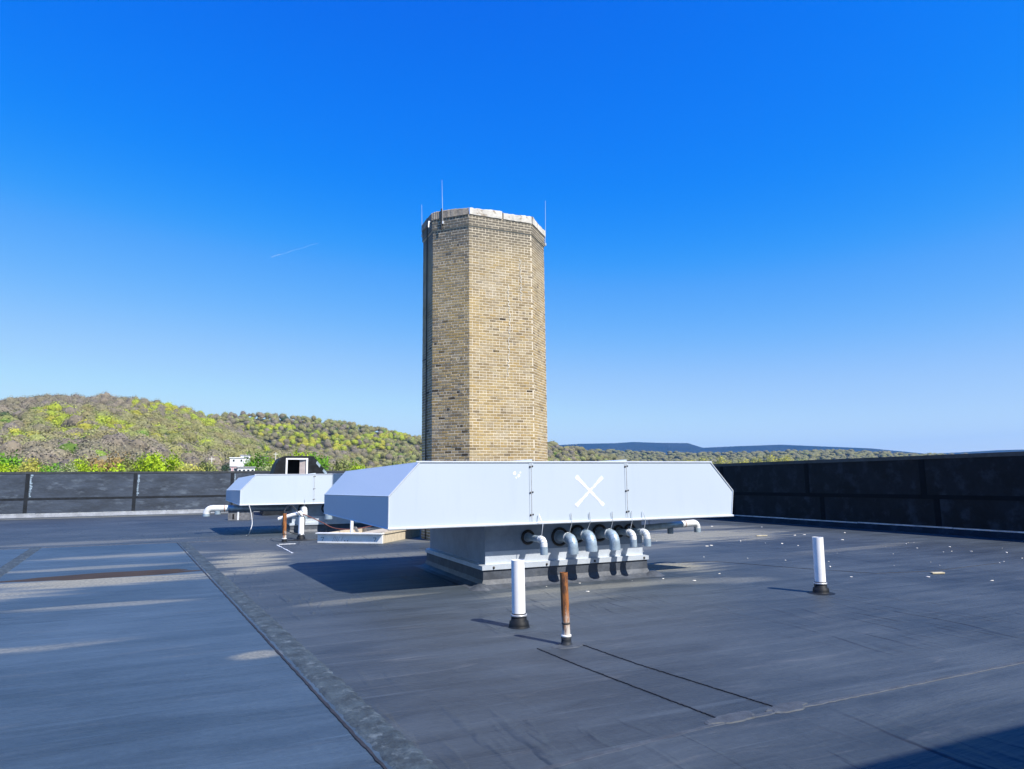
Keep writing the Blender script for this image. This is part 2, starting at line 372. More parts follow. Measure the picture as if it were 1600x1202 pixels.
# ------------------------------------------------------------------ terrain, hills
def skyline(pts):
    a = [azel(x, y) for x, y in pts]
    return np.array([q[0] for q in a]), np.array([q[1] for q in a])
SKY_A = skyline([(-700, 690), (-350, 640), (0, 622), (60, 617), (110, 614), (180, 617), (230, 627), (290, 640), (350, 662), (430, 700), (520, 740)])
SKY_B = skyline([(60, 690), (180, 650), (260, 640), (330, 641), (430, 645), (520, 654), (600, 667), (655, 680), (760, 688), (858, 692), (885, 697), (930, 706), (1000, 722), (1100, 745)])
SKY_L = skyline([(300, 745), (700, 715), (860, 702), (960, 705), (1080, 709), (1180, 707), (1300, 704), (1420, 710), (1600, 714), (2200, 720)])
SKY_R = skyline([(300, 730), (650, 700), (850, 695), (905, 691.5), (960, 690.5), (990, 688.5), (1030, 690), (1075, 690.5), (1098, 698), (1150, 695.5), (1220, 693), (1300, 696.5), (1360, 699), (1410, 704), (1450, 708), (1500, 705.5), (1560, 702), (1640, 700), (1900, 706), (2400, 716)])
def sm(t): t = np.clip(t, 0, 1); return t * t * (3 - 2 * t)
def hill(az, r, S, rc, r0, fall, dz, end=-0.02):
    tn = np.interp(az, S[0], S[1], left=S[1][0], right=end)
    far = np.abs(az - 0.35) > 1.6
    tn = np.where(far, 0.02, tn)
    top = np.maximum(rc * tn + EYE - dz, -14)
    t = np.clip((r - r0) / (rc - r0), 0, 1)
    s = np.where(r < rc, t ** 1.12, np.clip(1 - ((r - rc) / fall), 0, 1) ** 1.5)
    return -14 + (top + 14) * s
def wob(x, y, s):
    return np.sin(x / s + 1.3 * np.sin(y / (s * 1.7))) * np.cos(y / (s * 0.8) + np.sin(x / (s * 1.3)))
def elev(x, y):
    az = np.arctan2(x, y); r = np.hypot(x, y)
    z = np.maximum.reduce([hill(az, r, SKY_A, 760, 190, 700, 12), hill(az, r, SKY_B, 1250, 520, 900, 12), hill(az, r, SKY_L, 2700, 1100, 1200, 8), hill(az, r, SKY_R, 8600, 6200, 2200, 0, end=0.03)])
    k = sm((r - 120) / 300) * np.clip((z + 14) / 30, 0, 1)
    near = np.where(r < 3000, 1.0, 0.0)
    return z + k * near * (2.4 * wob(x, y, 41) + 1.2 * wob(y, x, 17)) * sm((1250 - r) / 300 + 0.5)
azs = np.unique(np.concatenate([np.radians(np.arange(-180, -22, 3.0)), np.radians(np.arange(-22, 66, 0.16)), np.radians(np.arange(66, 180, 3.0))]))
rs = np.concatenate([[1.0, 60, 120, 160], np.arange(190, 1300, 20), np.arange(1300, 3900, 100), np.arange(3900, 11000, 200)])
AZ, RR = np.meshgrid(azs, rs, indexing='ij')
Xg, Yg = RR * np.sin(AZ), RR * np.cos(AZ); Zg = elev(Xg, Yg)
na, nr = Xg.shape
idx = np.arange(na * nr).reshape(na, nr)
q = np.stack([idx, np.roll(idx, -1, 0)], -1)
faces = np.stack([idx[:, :-1], idx[:, 1:], np.roll(idx, -1, 0)[:, 1:], np.roll(idx, -1, 0)[:, :-1]], -1).reshape(-1, 4)
me = bpy.data.meshes.new('terrain')
me.from_pydata(np.stack([Xg, Yg, Zg], -1).reshape(-1, 3).tolist(), [], faces.tolist())
me.polygons.foreach_set('use_smooth', np.ones(len(me.polygons), bool))
bm = bmesh.new(); bm.from_mesh(me); bmesh.ops.recalc_face_normals(bm, faces=bm.faces)
bm.faces.ensure_lookup_table()
if sum(f.normal.z for f in bm.faces) < 0: bmesh.ops.reverse_faces(bm, faces=bm.faces)
bm.to_mesh(me); bm.free()
mt, tt, pt = newmat('wooded_ground')
pos = coords(tt)
cc = mix(tt, (0.19, 0.16, 0.12), (0.20, 0.21, 0.09), rampv(tt, noise(tt, pos, 0.012, 6, 0.7), 0.4, 0.62))
cc = mix(tt, cc, (0.10, 0.095, 0.06), rampv(tt, noise(tt, pos, 0.06, 6, 0.7), 0.45, 0.7))
put(tt, pt.inputs['Base Color'], cc); pt.inputs['Roughness'].default_value = 1.0; pt.inputs['Specular IOR Level'].default_value = 0.0
bump(tt, pt, noise(tt, pos, 0.02, 8, 0.7), 1.0, 30.0)
sxy = N(tt, 'ShaderNodeVectorMath', operation='LENGTH'); tt.links.new(pos, sxy.inputs[0])
far_wood = mix(tt, (0.018, 0.026, 0.026), (0.032, 0.036, 0.032), rampv(tt, noise(tt, pos, 0.004, 6, 0.7), 0.4, 0.6))
put(tt, pt.inputs['Base Color'], mix(tt, cc, far_wood, rampv(tt, sxy.outputs['Value'], 3200, 4500)))   # closed evergreen forest on the far ridges
tag(link('terrain', me, mt), kind='structure')

# ---- the wood on the hillside: one mass, thousands of small crowns
def unit(n): v = RNG.normal(size=(n, 3)); return v / np.linalg.norm(v, axis=1)[:, None]
def leaf_tris(cen, size, aspect=1.0, out=0.55):
    """leaf-spray triangles that face roughly outwards from the crown"""
    n = len(cen); nr_ = cen + np.array([0, 0, 0.25]); nr_ = nr_ / (np.linalg.norm(nr_, axis=1)[:, None] + 1e-6) + unit(n) * out
    nr_ /= np.linalg.norm(nr_, axis=1)[:, None]
    a = np.cross(nr_, unit(n)); a /= np.linalg.norm(a, axis=1)[:, None]; b = np.cross(nr_, a)
    s = size * RNG.uniform(0.6, 1.35, n)[:, None]
    return np.stack([cen - a * s, cen + a * s * 0.7 + b * s * 0.9 * aspect, cen + a * s * 0.5 - b * s * 0.8 * aspect], 1)
def crown_points(n, clumps, rad=1.0, hgt=1.0):
    """points in clumps through a dome of unit radius, lighter (upper) ones later"""
    d = unit(clumps); d[:, 2] = np.abs(d[:, 2]) * 0.9 - 0.15
    c = d * RNG.uniform(0.45, 0.85, (clumps, 1))
    k = RNG.integers(0, clumps, n)
    p = c[k] + unit(n) * (RNG.uniform(0, 1, (n, 1)) ** 0.45) * 0.36
    return p * np.array([rad, rad, hgt])
_tmp = {}
for sub in (1, 2, 3):
    b_ = bmesh.new(); bmesh.ops.create_icosphere(b_, subdivisions=sub, radius=1.0)
    dead = [v for v in b_.verts if v.co.z < -0.55]; bmesh.ops.delete(b_, geom=dead, context='VERTS'); b_.verts.ensure_lookup_table()
    _tmp[sub] = (np.array([v.co[:] for v in b_.verts]), np.array([[v.index for v in f.verts] for f in b_.faces])); b_.free()
def crown_template(sub, lumps, depth, fringe, fsize, jit):
    """lumpy rounded crown with a ragged fringe of leaf sprays: verts, tris, per-vertex tone, smooth flags"""
    d, f = _tmp[sub]
    l = unit(lumps); l[:, 2] = np.abs(l[:, 2]); k = np.max(d @ l.T, axis=1)
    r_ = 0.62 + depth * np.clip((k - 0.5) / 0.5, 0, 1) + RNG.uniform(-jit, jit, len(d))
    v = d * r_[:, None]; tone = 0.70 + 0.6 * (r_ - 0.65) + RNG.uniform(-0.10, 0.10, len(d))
    if fringe:
        dd = unit(fringe); dd[:, 2] = np.abs(dd[:, 2]) * 1.1 - 0.2; dd /= np.linalg.norm(dd, axis=1)[:, None]
        kk = np.max(dd @ l.T, axis=1); cen = dd * (0.74 + depth * np.clip((kk - 0.5) / 0.5, 0, 1) + RNG.uniform(-0.02, 0.14, fringe))[:, None]
        T = leaf_tris(cen, fsize, 0.75, out=0.32); n0 = len(v)
        v = np.concatenate([v, T.reshape(-1, 3)]); f2 = n0 + np.arange(3 * fringe).reshape(-1, 3)
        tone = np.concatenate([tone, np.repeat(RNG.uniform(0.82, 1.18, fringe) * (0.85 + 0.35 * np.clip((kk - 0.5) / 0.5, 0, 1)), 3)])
        sm_ = np.concatenate([np.ones(len(f), bool), np.zeros(fringe, bool)]); f = np.concatenate([f, f2])
    else: sm_ = np.ones(len(f), bool)
    return v, f, tone, sm_
LEAFY = [crown_template(2, 9, 0.30, 150, 0.10, 0.03) for _ in range(8)]
BARE = [crown_template(2, 11, 0.28, 150, 0.085, 0.05) for _ in range(6)]
FARC = [crown_template(2, 6, 0.30, 6, 0.2, 0.05) for _ in range(4)]
PAL = {'bare': [(0.235, 0.20, 0.15), (0.255, 0.215, 0.155), (0.215, 0.185, 0.15), (0.245, 0.22, 0.145)],
       'bud': [(0.265, 0.255, 0.10), (0.245, 0.235, 0.11), (0.255, 0.275, 0.09), (0.25, 0.22, 0.10)],
       'lime': [(0.34, 0.39, 0.045), (0.29, 0.345, 0.045), (0.37, 0.355, 0.055)],
       'green': [(0.14, 0.23, 0.04), (0.18, 0.27, 0.04)], 'dark': [(0.055, 0.085, 0.035)]}
V, C, FT, SMF, NV = [], [], [], [], [0]
def patch(x, y, s, o): return 0.5 + 0.5 * wob(x + o, y - o * 0.7, s)
GROVES = [(112, 668, 30, 26), (90, 652, 34, 12), (240, 645, 60, 14), (300, 652, 34, 12), (170, 672, 60, 9), (20, 690, 60, 10), (330, 668, 40, 8), (480, 690, 60, 12), (420, 672, 50, 9), (560, 700, 60, 10), (600, 684, 40, 7)]   # groves in early leaf
def plant(n, r0, r1, x0, x1, spacing, far=False):
    a0, a1 = azel(x0, 700)[0], azel(x1, 700)[0]
    r = np.sqrt(RNG.uniform(r0 * r0, r1 * r1, n)); a = RNG.uniform(a0, a1, n)
    x, y = r * np.sin(a), r * np.cos(a); z = elev(x, y)
    for i in range(n):
        cpt = R.T @ np.array([x[i], y[i], z[i] + 6 - EYE]); hx, hy = CX + F_PX * cpt[0] / cpt[2], CY + F_PX * cpt[1] / cpt[2]
        lime = max(1 - math.hypot((hx - ex) / erx, (hy - ey) / ery) for ex, ey, erx, ery in GROVES) + 0.35 * (patch(x[i], y[i], 21, 90) - 0.5)
        bud = patch(x[i], y[i], 85, 400)
        u = RNG.random(); high = r[i] > 640 and a[i] < azel(300, 700)[0]
        if lime > 0.12 and u < 0.7: k = 'lime'
        elif u < 0.02: k = 'dark'
        elif u < 0.035: k = 'green'
        elif bud > 0.42 and u < 0.80 and not (high and u < 0.6): k = 'bud'
        elif u > 0.975 and not high: k = 'lime'
        else: k = 'bare'
        if a[i] > azel(250, 700)[0] and k == 'bare' and RNG.random() < 0.5: k = 'bud'
        cr = RNG.uniform(3.4, 5.8) * (spacing / 9.0) ** 0.35
        if far: T = FARC[RNG.integers(4)]; cr = RNG.uniform(7, 14); h = cr * 0.7
        elif k == 'bare': T = BARE[RNG.integers(6)]; h = cr * RNG.uniform(1.0, 1.35)
        else: T = LEAFY[RNG.integers(8)]; h = cr * RNG.uniform(0.85, 1.2)
        th = RNG.uniform(0, 6.28); c_, s_ = math.cos(th), math.sin(th)
        tv, tf, tt_, ts = T
        P = tv @ np.array([[c_, s_, 0], [-s_, c_, 0], [0, 0, 1.0]]) * np.array([cr, cr, h])
        zc = z[i] + (h * 0.95 + (1.5 if not far else 0))
        V.append(P + np.array([x[i], y[i], zc])); FT.append(tf + NV[0]); SMF.append(ts); NV[0] += len(tv)
        col = np.array(PAL[k][RNG.integers(len(PAL[k]))]) * RNG.uniform(0.85, 1.15)
        if far: col = np.array(PAL['bud'][1]) * 0.6 + col * 0.25
        elif k == 'bare' and RNG.random() < 0.45: col = col * 0.6 + np.array((0.21, 0.195, 0.10)) * 0.4
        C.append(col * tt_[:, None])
plant(4500, 215, 790, -260, 560, 9)
plant(2900, 560, 1280, 180, 950, 9)
plant(2600, 1150, 2750, 780, 1700, 20, far=True)
V = np.concatenate(V); FT = np.concatenate(FT); C = np.concatenate(C); SMF = np.concatenate(SMF)
me = bpy.data.meshes.new('hillside_wood'); nf = len(FT)
me.vertices.add(len(V)); me.loops.add(3 * nf); me.polygons.add(nf)
me.vertices.foreach_set('co', V.reshape(-1).astype(np.float32)); me.loops.foreach_set('vertex_index', FT.reshape(-1).astype(np.int32))
me.polygons.foreach_set('loop_start', np.arange(0, 3 * nf, 3, dtype=np.int32)); me.polygons.foreach_set('loop_total', np.full(nf, 3, dtype=np.int32))
me.polygons.foreach_set('use_smooth', SMF)
ca = me.color_attributes.new('tone', 'FLOAT_COLOR', 'POINT'); c4 = np.ones((len(V), 4), np.float32); c4[:, :3] = C; ca.data.foreach_set('color', c4.reshape(-1))
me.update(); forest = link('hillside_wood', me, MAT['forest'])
tag(forest, 'mass of bare and budding spring trees covering the hills', 'woodland', kind='stuff')

# ---- air
hz = MB().box((-11600, -11600, -15.5), (11600, 11600, 640)).build('haze', None)
mh = bpy.data.materials.new('haze_air'); mh.use_nodes = True; th = mh.node_tree
for n_ in list(th.nodes): th.nodes.remove(n_)
pv = th.nodes.new('ShaderNodeVolumePrincipled'); ov = th.nodes.new('ShaderNodeOutputMaterial')
pv.inputs['Color'].default_value = (0.17, 0.48, 1.0, 1); pv.inputs['Density'].default_value = 5.2e-5; pv.inputs['Anisotropy'].default_value = 0.0
th.links.new(pv.outputs[0], ov.inputs['Volume']); hz.data.materials.append(mh)
tag(hz, kind='stuff')

# ------------------------------------------------------------------ roof
XR, YL = 19.2, 44.0            # inner faces of the right and far parapets
XW, YN = -34.0, -9.0
roof = MB().box((XW, YN, -0.5), (XR + 0.2, YL + 0.2, 0.0)).build('roof_deck', MAT['roof'])
tag(roof, kind='structure')
def strip_x(y): return 1.14 - 0.1077 * (y - 4.06)      # the heavy lap running away on the left
def sheet(name, poly, z, mat, t=0.004):
    return MB().prism(poly, 2, z - t + 0.0005, z).build(name, mat, roof)
# left membrane field, laid a little proud
sheet('membrane_sheet', [(-20, -8.9), (strip_x(-8.9), -8.9), (strip_x(22.1), 22.1), (-20, 22.6)], 0.0045, MAT['roof_l'])
# near field in front of the cross lap
sheet('membrane_sheet', [(strip_x(-8.9), -8.9), (19.1, -8.9), (19.1, 3.86), (strip_x(3.86), 3.86)], 0.0045, MAT['roof_n'])
def ribbon(name, pts, width, z, th_, mat, jag=0.0, n=160, parent=roof, taper=False):
    """raised strip following a polyline, with a ragged edge"""
    P = [Vector((p[0], p[1], 0)) for p in pts]
    L = [0.0]
    for a, b in zip(P, P[1:]): L.append(L[-1] + (b - a).length)
    vs, fs = [], []
    for i in range(n + 1):
        s = L[-1] * i / n; k = max(j for j in range(len(P) - 1) if L[j] <= s + 1e-9)
        u = (s - L[k]) / max(1e-9, L[k+1] - L[k]); c = P[k].lerp(P[k+1], u); d = (P[k+1] - P[k]).normalized(); nn = Vector((-d.y, d.x, 0))
        wdt = width * (0.15 + 0.85 * math.sin(math.pi * min(1, max(0, i / n))) if taper else 1)
        l = c + nn * (wdt / 2 + random.uniform(-jag, jag)); r = c - nn * (wdt / 2 + random.uniform(-jag, jag))
        zz = z + random.uniform(0, 0.3) * th_
        vs += [(l.x, l.y, z - 0.004), (l.x * .85 + r.x * .15, l.y * .85 + r.y * .15, zz + th_), (l.x * .15 + r.x * .85, l.y * .15 + r.y * .85, zz + th_), (r.x, r.y, z - 0.004)]
        if i: 
            a = 4 * (i - 1); b = 4 * i
            fs += [(a, a+1, b+1, b), (a+1, a+2, b+2, b+1), (a+2, a+3, b+3, b+2)]
    return MB().add(vs, fs).build(name, mat, parent)
ribbon('lap_strip', [(strip_x(2), 2), (strip_x(22), 22)], 0.25, 0.005, 0.007, MAT['lap'], 0.012, 500)
ribbon('lap_edge', [(strip_x(2) - 0.155, 2), (strip_x(22) - 0.155, 22)], 0.028, 0.005, 0.006, MAT['tape'], 0.005, 300)
ribbon('lap_strip', [(strip_x(9) - 3.62, 9), (strip_x(22.3) - 3.55, 22.3)], 0.27, 0.005, 0.012, MAT['lap'], 0.012, 260)
ribbon('lap_strip', [(strip_x(22.1) - 6.5, 22.25), (2.2, 21.9)], 0.10, 0.005, 0.008, MAT['seal'], 0.02, 140)
ribbon('lap_seam', [(1.36, 3.70), (3.3, 3.90), (6.6, 3.95), (11.5, 4.15), (19, 4.3)], 0.05, 0.0045, 0.001, MAT['seal'], 0.006, 300)
# patch strip from the rusty pipe to the cross lap
ribbon('strip_edge', [(3.00, 6.30), (3.06, 5.6), (3.27, 3.97)], 0.011, 0.001, 0.006, MAT['tape'], 0.005, 120)
ribbon('strip_edge', [(3.47, 6.28), (3.56, 5.4), (3.80, 3.98)], 0.009, 0.001, 0.006, MAT['tape'], 0.005, 120)
def blob(name, c, rx, ry, z, mat, parent=roof, n=40, rough_=0.12, seed=0, th_=0.006, rot=0.0):
    rr = random.Random(seed); ph = [rr.uniform(0, 6.28) for _ in range(4)]
    ring = []
    for i in range(n):
        a = 2 * math.pi * i / n; k = 1 + rough_ * (math.sin(2*a + ph[0]) + 0.7*math.sin(3*a + ph[1]) + 0.5*math.sin(5*a + ph[2]) + 0.4*math.sin(9*a + ph[3]))
        px, py = rx*k*math.cos(a), ry*k*math.sin(a)
        ring.append((c[0] + px*math.cos(rot) - py*math.sin(rot), c[1] + px*math.sin(rot) + py*math.cos(rot)))
    vs = [(x, y, z - 0.004) for x, y in ring] + [(c[0] + (x - c[0])*0.9, c[1] + (y - c[1])*0.9, z + th_) for x, y in ring]
    return MB().add(vs, [list(range(n, 2*n))] + [(i, (i+1) % n, n + (i+1) % n, n + i) for i in range(n)]).build(name, mat, parent)
blob('seam_patch', (3.36, 3.93), 0.20, 0.085, 0.006, MAT['seal'], seed=1)
blob('seam_patch', (3.87, 3.93), 0.19, 0.08, 0.006, MAT['seal'], seed=2)
ribbon('old_crack', [(8.6, 11.3), (9.3, 11.07), (9.9, 9.6), (10.5, 8.45), (11.6, 8.2), (13.7, 8.36)], 0.012, 0.001, 0.004, MAT['tape'], 0.004, 160)
pud = blob('puddle', (-1.75, 14.78), 1.62, 0.40, 0.011, MAT['puddle'], parent=None, n=90, rough_=0.13, seed=5, th_=0.001, rot=0.09)
tag(pud, 'long narrow brown puddle beside the gritty roof lap', 'puddle')
# ---- drips of sealant at the left of the far pipes
for a, b in (((433, 852), (458, 865)), ((436, 851), (462, 850))):
    p0, p1 = ground(*a), ground(*b)
    ribbon('sealant_line', [p0[:2], p1[:2]], 0.03, 0.006, 0.004, MAT['white'], 0.012, 24)

# ------------------------------------------------------------------ parapets
def parapet(name, label, inner, lo, hi, z1, seams_u, seams_l, zmid, mat, lapmat, facing):
    """inner face at `inner`; facing 'x' runs along y, 'y' runs along x; sheets of membrane on it"""
    e = empty(name, (0, 0, 0)); tag(e, label, 'wall')
    def bx(u0, u1, d0, d1, z0, zz1):      # u along the wall, d depth measured out of the face towards the roof
        if facing == 'x': return ((inner - d1, u0, z0), (inner - d0, u1, zz1))
        return ((u0, inner - d1, z0), (u1, inner - d0, zz1))
    MB().box(*bx(lo, hi, -0.3, 0.0, -15, z1 - 0.03)).build('wall_core', lapmat, e)
    for seams, z0, zz1 in ((seams_u, zmid, z1 - 0.06), (seams_l, 0.0, zmid)):
        ss = [lo] + list(seams) + [hi]
        for a, b in zip(ss, ss[1:]):
            MB().box(*bx(a + 0.05, b - 0.05, 0.0, 0.012, z0 + 0.045, zz1 - 0.045)).build('membrane_sheet', mat, e, bevel=0.003)
        for s in seams:
            MB().box(*bx(s - 0.10, s + 0.08, 0.012, 0.019, z0 + 0.05, zz1 - 0.05)).build('lap_tape', lapmat, e)
    if facing == 'y':
        for s in seams_u:
            m_ = MB(); rc_ = random.Random(int(s * 10))
            for k_ in range(14):
                za = zmid + 0.1 + (z1 - zmid - 0.25) * k_ / 14; m_.box(*bx(s + 0.10 + rc_.uniform(0, .03), s + 0.16 + rc_.uniform(0, 0.08), 0.012, 0.0165, za, za + (z1 - zmid - 0.25) / 14 * rc_.uniform(0.5, 1.0)))
            m_.build('chalk_sealant', MAT['galv'], e)
    MB().box(*bx(lo, hi, 0.0125, 0.020, zmid - 0.07, zmid + 0.05)).build('lap_tape', lapmat, e)
    MB().box(*bx(lo, hi, -0.34, 0.035, z1 - 0.03, z1)).build('coping', MAT['coping'], e)
    MB().box(*bx(lo, hi, -0.002, 0.0345, z1 - 0.11, z1 - 0.032)).build('coping_lip', MAT['coping'], e)
    n = int((hi - lo) / 3.0); st = (hi - lo) / n
    for i in range(n):
        MB().box(*bx(lo + i * st + 0.01, lo + (i + 1) * st - 0.01, 0.014, 0.026, 0.165 + 0.006 * math.sin(i * 2.1), 0.205 + 0.006 * math.sin(i * 2.1))).build('termination_bar', MAT['bar'], e)
    if facing == 'x': MB().prism([(inner - 0.115, 0.0), (inner - 0.024, 0.16), (inner + 0.001, 0.16), (inner + 0.001, 0.0)], 1, lo, hi).build('base_flashing', mat, e)
    else: MB().prism([(inner - 0.115, 0.0), (inner - 0.024, 0.16), (inner + 0.001, 0.16), (inner + 0.001, 0.0)], 0, lo, hi).build('base_flashing', MAT['base_l'], e)
    return e
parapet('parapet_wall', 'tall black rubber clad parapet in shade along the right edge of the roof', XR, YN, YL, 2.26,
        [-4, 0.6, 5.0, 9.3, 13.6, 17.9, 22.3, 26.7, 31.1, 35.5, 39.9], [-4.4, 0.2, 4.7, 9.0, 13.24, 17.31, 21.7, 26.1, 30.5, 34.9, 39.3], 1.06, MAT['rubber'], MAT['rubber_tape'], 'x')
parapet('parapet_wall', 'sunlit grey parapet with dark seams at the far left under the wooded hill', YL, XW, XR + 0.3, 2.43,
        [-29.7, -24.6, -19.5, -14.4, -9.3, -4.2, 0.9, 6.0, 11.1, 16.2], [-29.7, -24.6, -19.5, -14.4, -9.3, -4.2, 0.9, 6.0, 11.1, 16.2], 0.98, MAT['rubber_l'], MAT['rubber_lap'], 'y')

# unseen storey added behind the photographer, sized to shade the near right corner
caster = empty('added_storey', (0, -1.6, 0)); tag(caster, 'unseen plain beige storey added behind the camera to cast the corner shadow', 'building')
MB().box((-6, -7, 0.004), (17, 0, 5.25)).build('wall', MAT['plaster'], caster)
MB().box((-6.15, -7.15, 5.25), (17.15, 0.1, 5.38)).build('roof_edge', MAT['coping'], caster)

# ------------------------------------------------------------------ chimney
ch = empty('brick_chimney', (7.5, 19.22, 0)); tag(ch, 'tall octagonal buff brick chimney with a pale broken cap', 'chimney')
CO = Vector((7.5, 19.22, 0))
OCT = [Vector(p) - CO.xy for p in ((6.49, 17.86), (8.52, 17.86), (9.36, 18.70), (9.36, 19.74), (8.52, 20.58), (6.49, 20.58), (5.64, 19.74), (5.64, 18.70))]
ZT, ZB = 9.46, 9.13            # top of brickwork, underside of the corbelled head
COURSE = 0.0813
def off(poly, d):
    out = []; n = len(poly)
    for i in range(n):
        a, b, c = poly[i-1], poly[i], poly[(i+1) % n]
        n1 = Vector(((b-a).y, -(b-a).x)).normalized(); n2 = Vector(((c-b).y, -(c-b).x)).normalized()
        k = (n1 + n2).normalized(); out.append(b + k * (d / k.dot(n1)))
    return out
core = MB()
core.prism([tuple(p) for p in off(OCT, -0.0045)], 2, 0.0, ZB); core.build('mortar', MAT['mortar'], ch)
MB().prism([tuple(p) for p in off(OCT, 0.0255)], 2, ZB + 0.0, ZT).build('mortar', MAT['mortar'], ch)
TONES = [(0.325, 0.242, 0.128), (0.355, 0.271, 0.15), (0.295, 0.217, 0.112), (0.378, 0.303, 0.179), (0.249, 0.184, 0.099), (0.348, 0.242, 0.102), (0.325, 0.256, 0.16), (0.197, 0.148, 0.087), (0.386, 0.286, 0.14), (0.065, 0.049, 0.032)]
TW = [18, 18, 14, 14, 11, 8, 12, 6, 8, 0.5]
BD, BH = 0.05, COURSE - 0.017
_bm = {}
def brick_mesh(kind, tone):
    if (kind, tone) not in _bm:
        L = {'s': 0.200, 'h': 0.095}[kind]; e = 0.004
        x, z = L / 2, BH / 2
        vs = [(-x, -BD, -z), (x, -BD, -z), (x, -BD, z), (-x, -BD, z), (-x, -e, -z), (x, -e, -z), (x, -e, z), (-x, -e, z), (-x+e, 0, -z+e), (x-e, 0, -z+e), (x-e, 0, z-e), (-x+e, 0, z-e)]
        fs = [(8, 9, 10, 11), (4, 5, 9, 8), (5, 6, 10, 9), (6, 7, 11, 10), (7, 4, 8, 11), (0, 1, 5, 4), (1, 2, 6, 5), (2, 3, 7, 6), (3, 0, 4, 7)]
        m = bpy.data.meshes.new('brick'); m.from_pydata(vs, [], fs)
        b = bmesh.new(); b.from_mesh(m); bmesh.ops.recalc_face_normals(b, faces=b.faces)
        c = b.faces[0]
        if b.faces[:][0].normal.y < 0: bmesh.ops.reverse_faces(b, faces=b.faces)
        b.to_mesh(m); b.free()
        ca = m.color_attributes.new('tone', 'FLOAT_COLOR', 'POINT')
        ca.data.foreach_set('color', np.tile(np.array((*TONES[tone], 1.0), np.float32), len(m.vertices)))
        m.materials.append(MAT['brick']); _bm[(kind, tone)] = m
    return _bm[(kind, tone)]
slots = []   # (kind, tone, matrix, visible area)
brs = random.Random(11)
for fi in range(8):
    for zsec, (zlo, zhi, dd) in enumerate(((0.0, ZB, 0.0), (ZB, ZT, 0.03))):
        P = off(OCT, dd) if dd else OCT
        a, b = P[fi], P[(fi + 1) % 8]; d = (b - a); Lf = d.length; d.normalize(); n = Vector((d.y, -d.x))
        ncs = int((zhi - zlo) / COURSE)
        for ci in range(ncs):
            z = zlo + (ci + 0.5) * COURSE
            glob = ci + fi
            header = (ci % 6 == 3)
            step = 0.1055 if header else 0.2105
            s = (0.0 if (ci + fi) % 2 else -step / 2) + 0.004
            while s < Lf - 0.02:
                s0, s1 = max(s, 0.002), min(s + step - 0.014, Lf - 0.002)
                if s1 - s0 > 0.03:
                    kind = 'h' if (s1 - s0) < 0.15 else 's'
                    sx = (s1 - s0) / (0.095 if kind == 'h' else 0.200)
                    c = a + d * ((s0 + s1) / 2) + n * brs.uniform(-0.002, 0.004)
                    m = Matrix(((d.x * sx, n.x, 0, c.x), (d.y * sx, n.y, 0, c.y), (0, 0, 1, z), (0, 0, 0, 1)))
                    wc = Vector((c.x, c.y, z)) + CO; v = Vector((0, 0, EYE)) - wc; dist = v.length; v.normalize()
                    area = max(0.0, v.dot(Vector((n.x, n.y, 0)))) * (s1 - s0) / dist ** 2 if wc.z > 2.2 else 0
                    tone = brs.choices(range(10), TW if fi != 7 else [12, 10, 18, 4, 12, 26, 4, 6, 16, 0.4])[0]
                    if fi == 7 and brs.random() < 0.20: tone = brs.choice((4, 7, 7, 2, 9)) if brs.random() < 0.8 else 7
                    slots.append((kind, tone, m, area))
                s += step
slots.sort(key=lambda q_: -q_[3])
for kind, tone, m, ar in slots[:300]:
    o = bpy.data.objects.new('brick', brick_mesh(kind, tone)); COL.objects.link(o); o.parent = ch; o.matrix_local = m
vs_, fs_, cs_ = [], [], []
for kind, tone, m, ar in slots[300:]:
    me = brick_mesh(kind, tone); k = len(vs_)
    vs_ += [tuple(m @ v.co) for v in me.vertices]; cs_ += [(*TONES[tone], 1.0)] * len(me.vertices)
    fs_ += [[k + i for i in p.vertices] for p in me.polygons]
me = bpy.data.meshes.new('brickwork'); me.from_pydata(vs_, [], fs_)
ca = me.color_attributes.new('tone', 'FLOAT_COLOR', 'POINT'); ca.data.foreach_set('color', np.array(cs_, np.float32).reshape(-1))
tag(link('brickwork', me, MAT['brick'], ch), kind='stuff')
# cap slabs
crs = random.Random(3)
capo, capi = off(OCT, 0.055), off(OCT, -0.42)
def cap_piece(p0, p1, q1, q0, mat, z0, z1, nseg=9):
    vs, fs = [], []
    for i in range(nseg + 1):
        u = i / nseg; o_ = p0.lerp(p1, u); i_ = q0.lerp(q1, u)
        jt = 0.02 * math.sin(3.1 * u + z1 + p0.x * 5) + crs.uniform(-0.012, 0.006); jo = crs.uniform(-0.008, 0.003); nn = (o_ - i_).normalized(); oo = o_ + nn * jo
        o2 = o_ + nn * (jo - crs.uniform(0.01, 0.05))
        jb = crs.uniform(-0.004, 0.004)
        vs += [(oo.x, oo.y, z0 + jb), (oo.x, oo.y, z1 + jt - 0.03), (o2.x, o2.y, z1 + jt), (i_.x, i_.y, z1), (i_.x, i_.y, z0)]
        if i:
            k = 5 * (i - 1)
            fs += [(k+j, k+(j+1) % 5, k+5+(j+1) % 5, k+5+j) for j in range(5)]
    fs += [(0, 1, 2, 3, 4), tuple(range(5*nseg, 5*nseg+5))[::-1]]
    return MB().add(vs, fs).build('cap_slab', mat, ch)
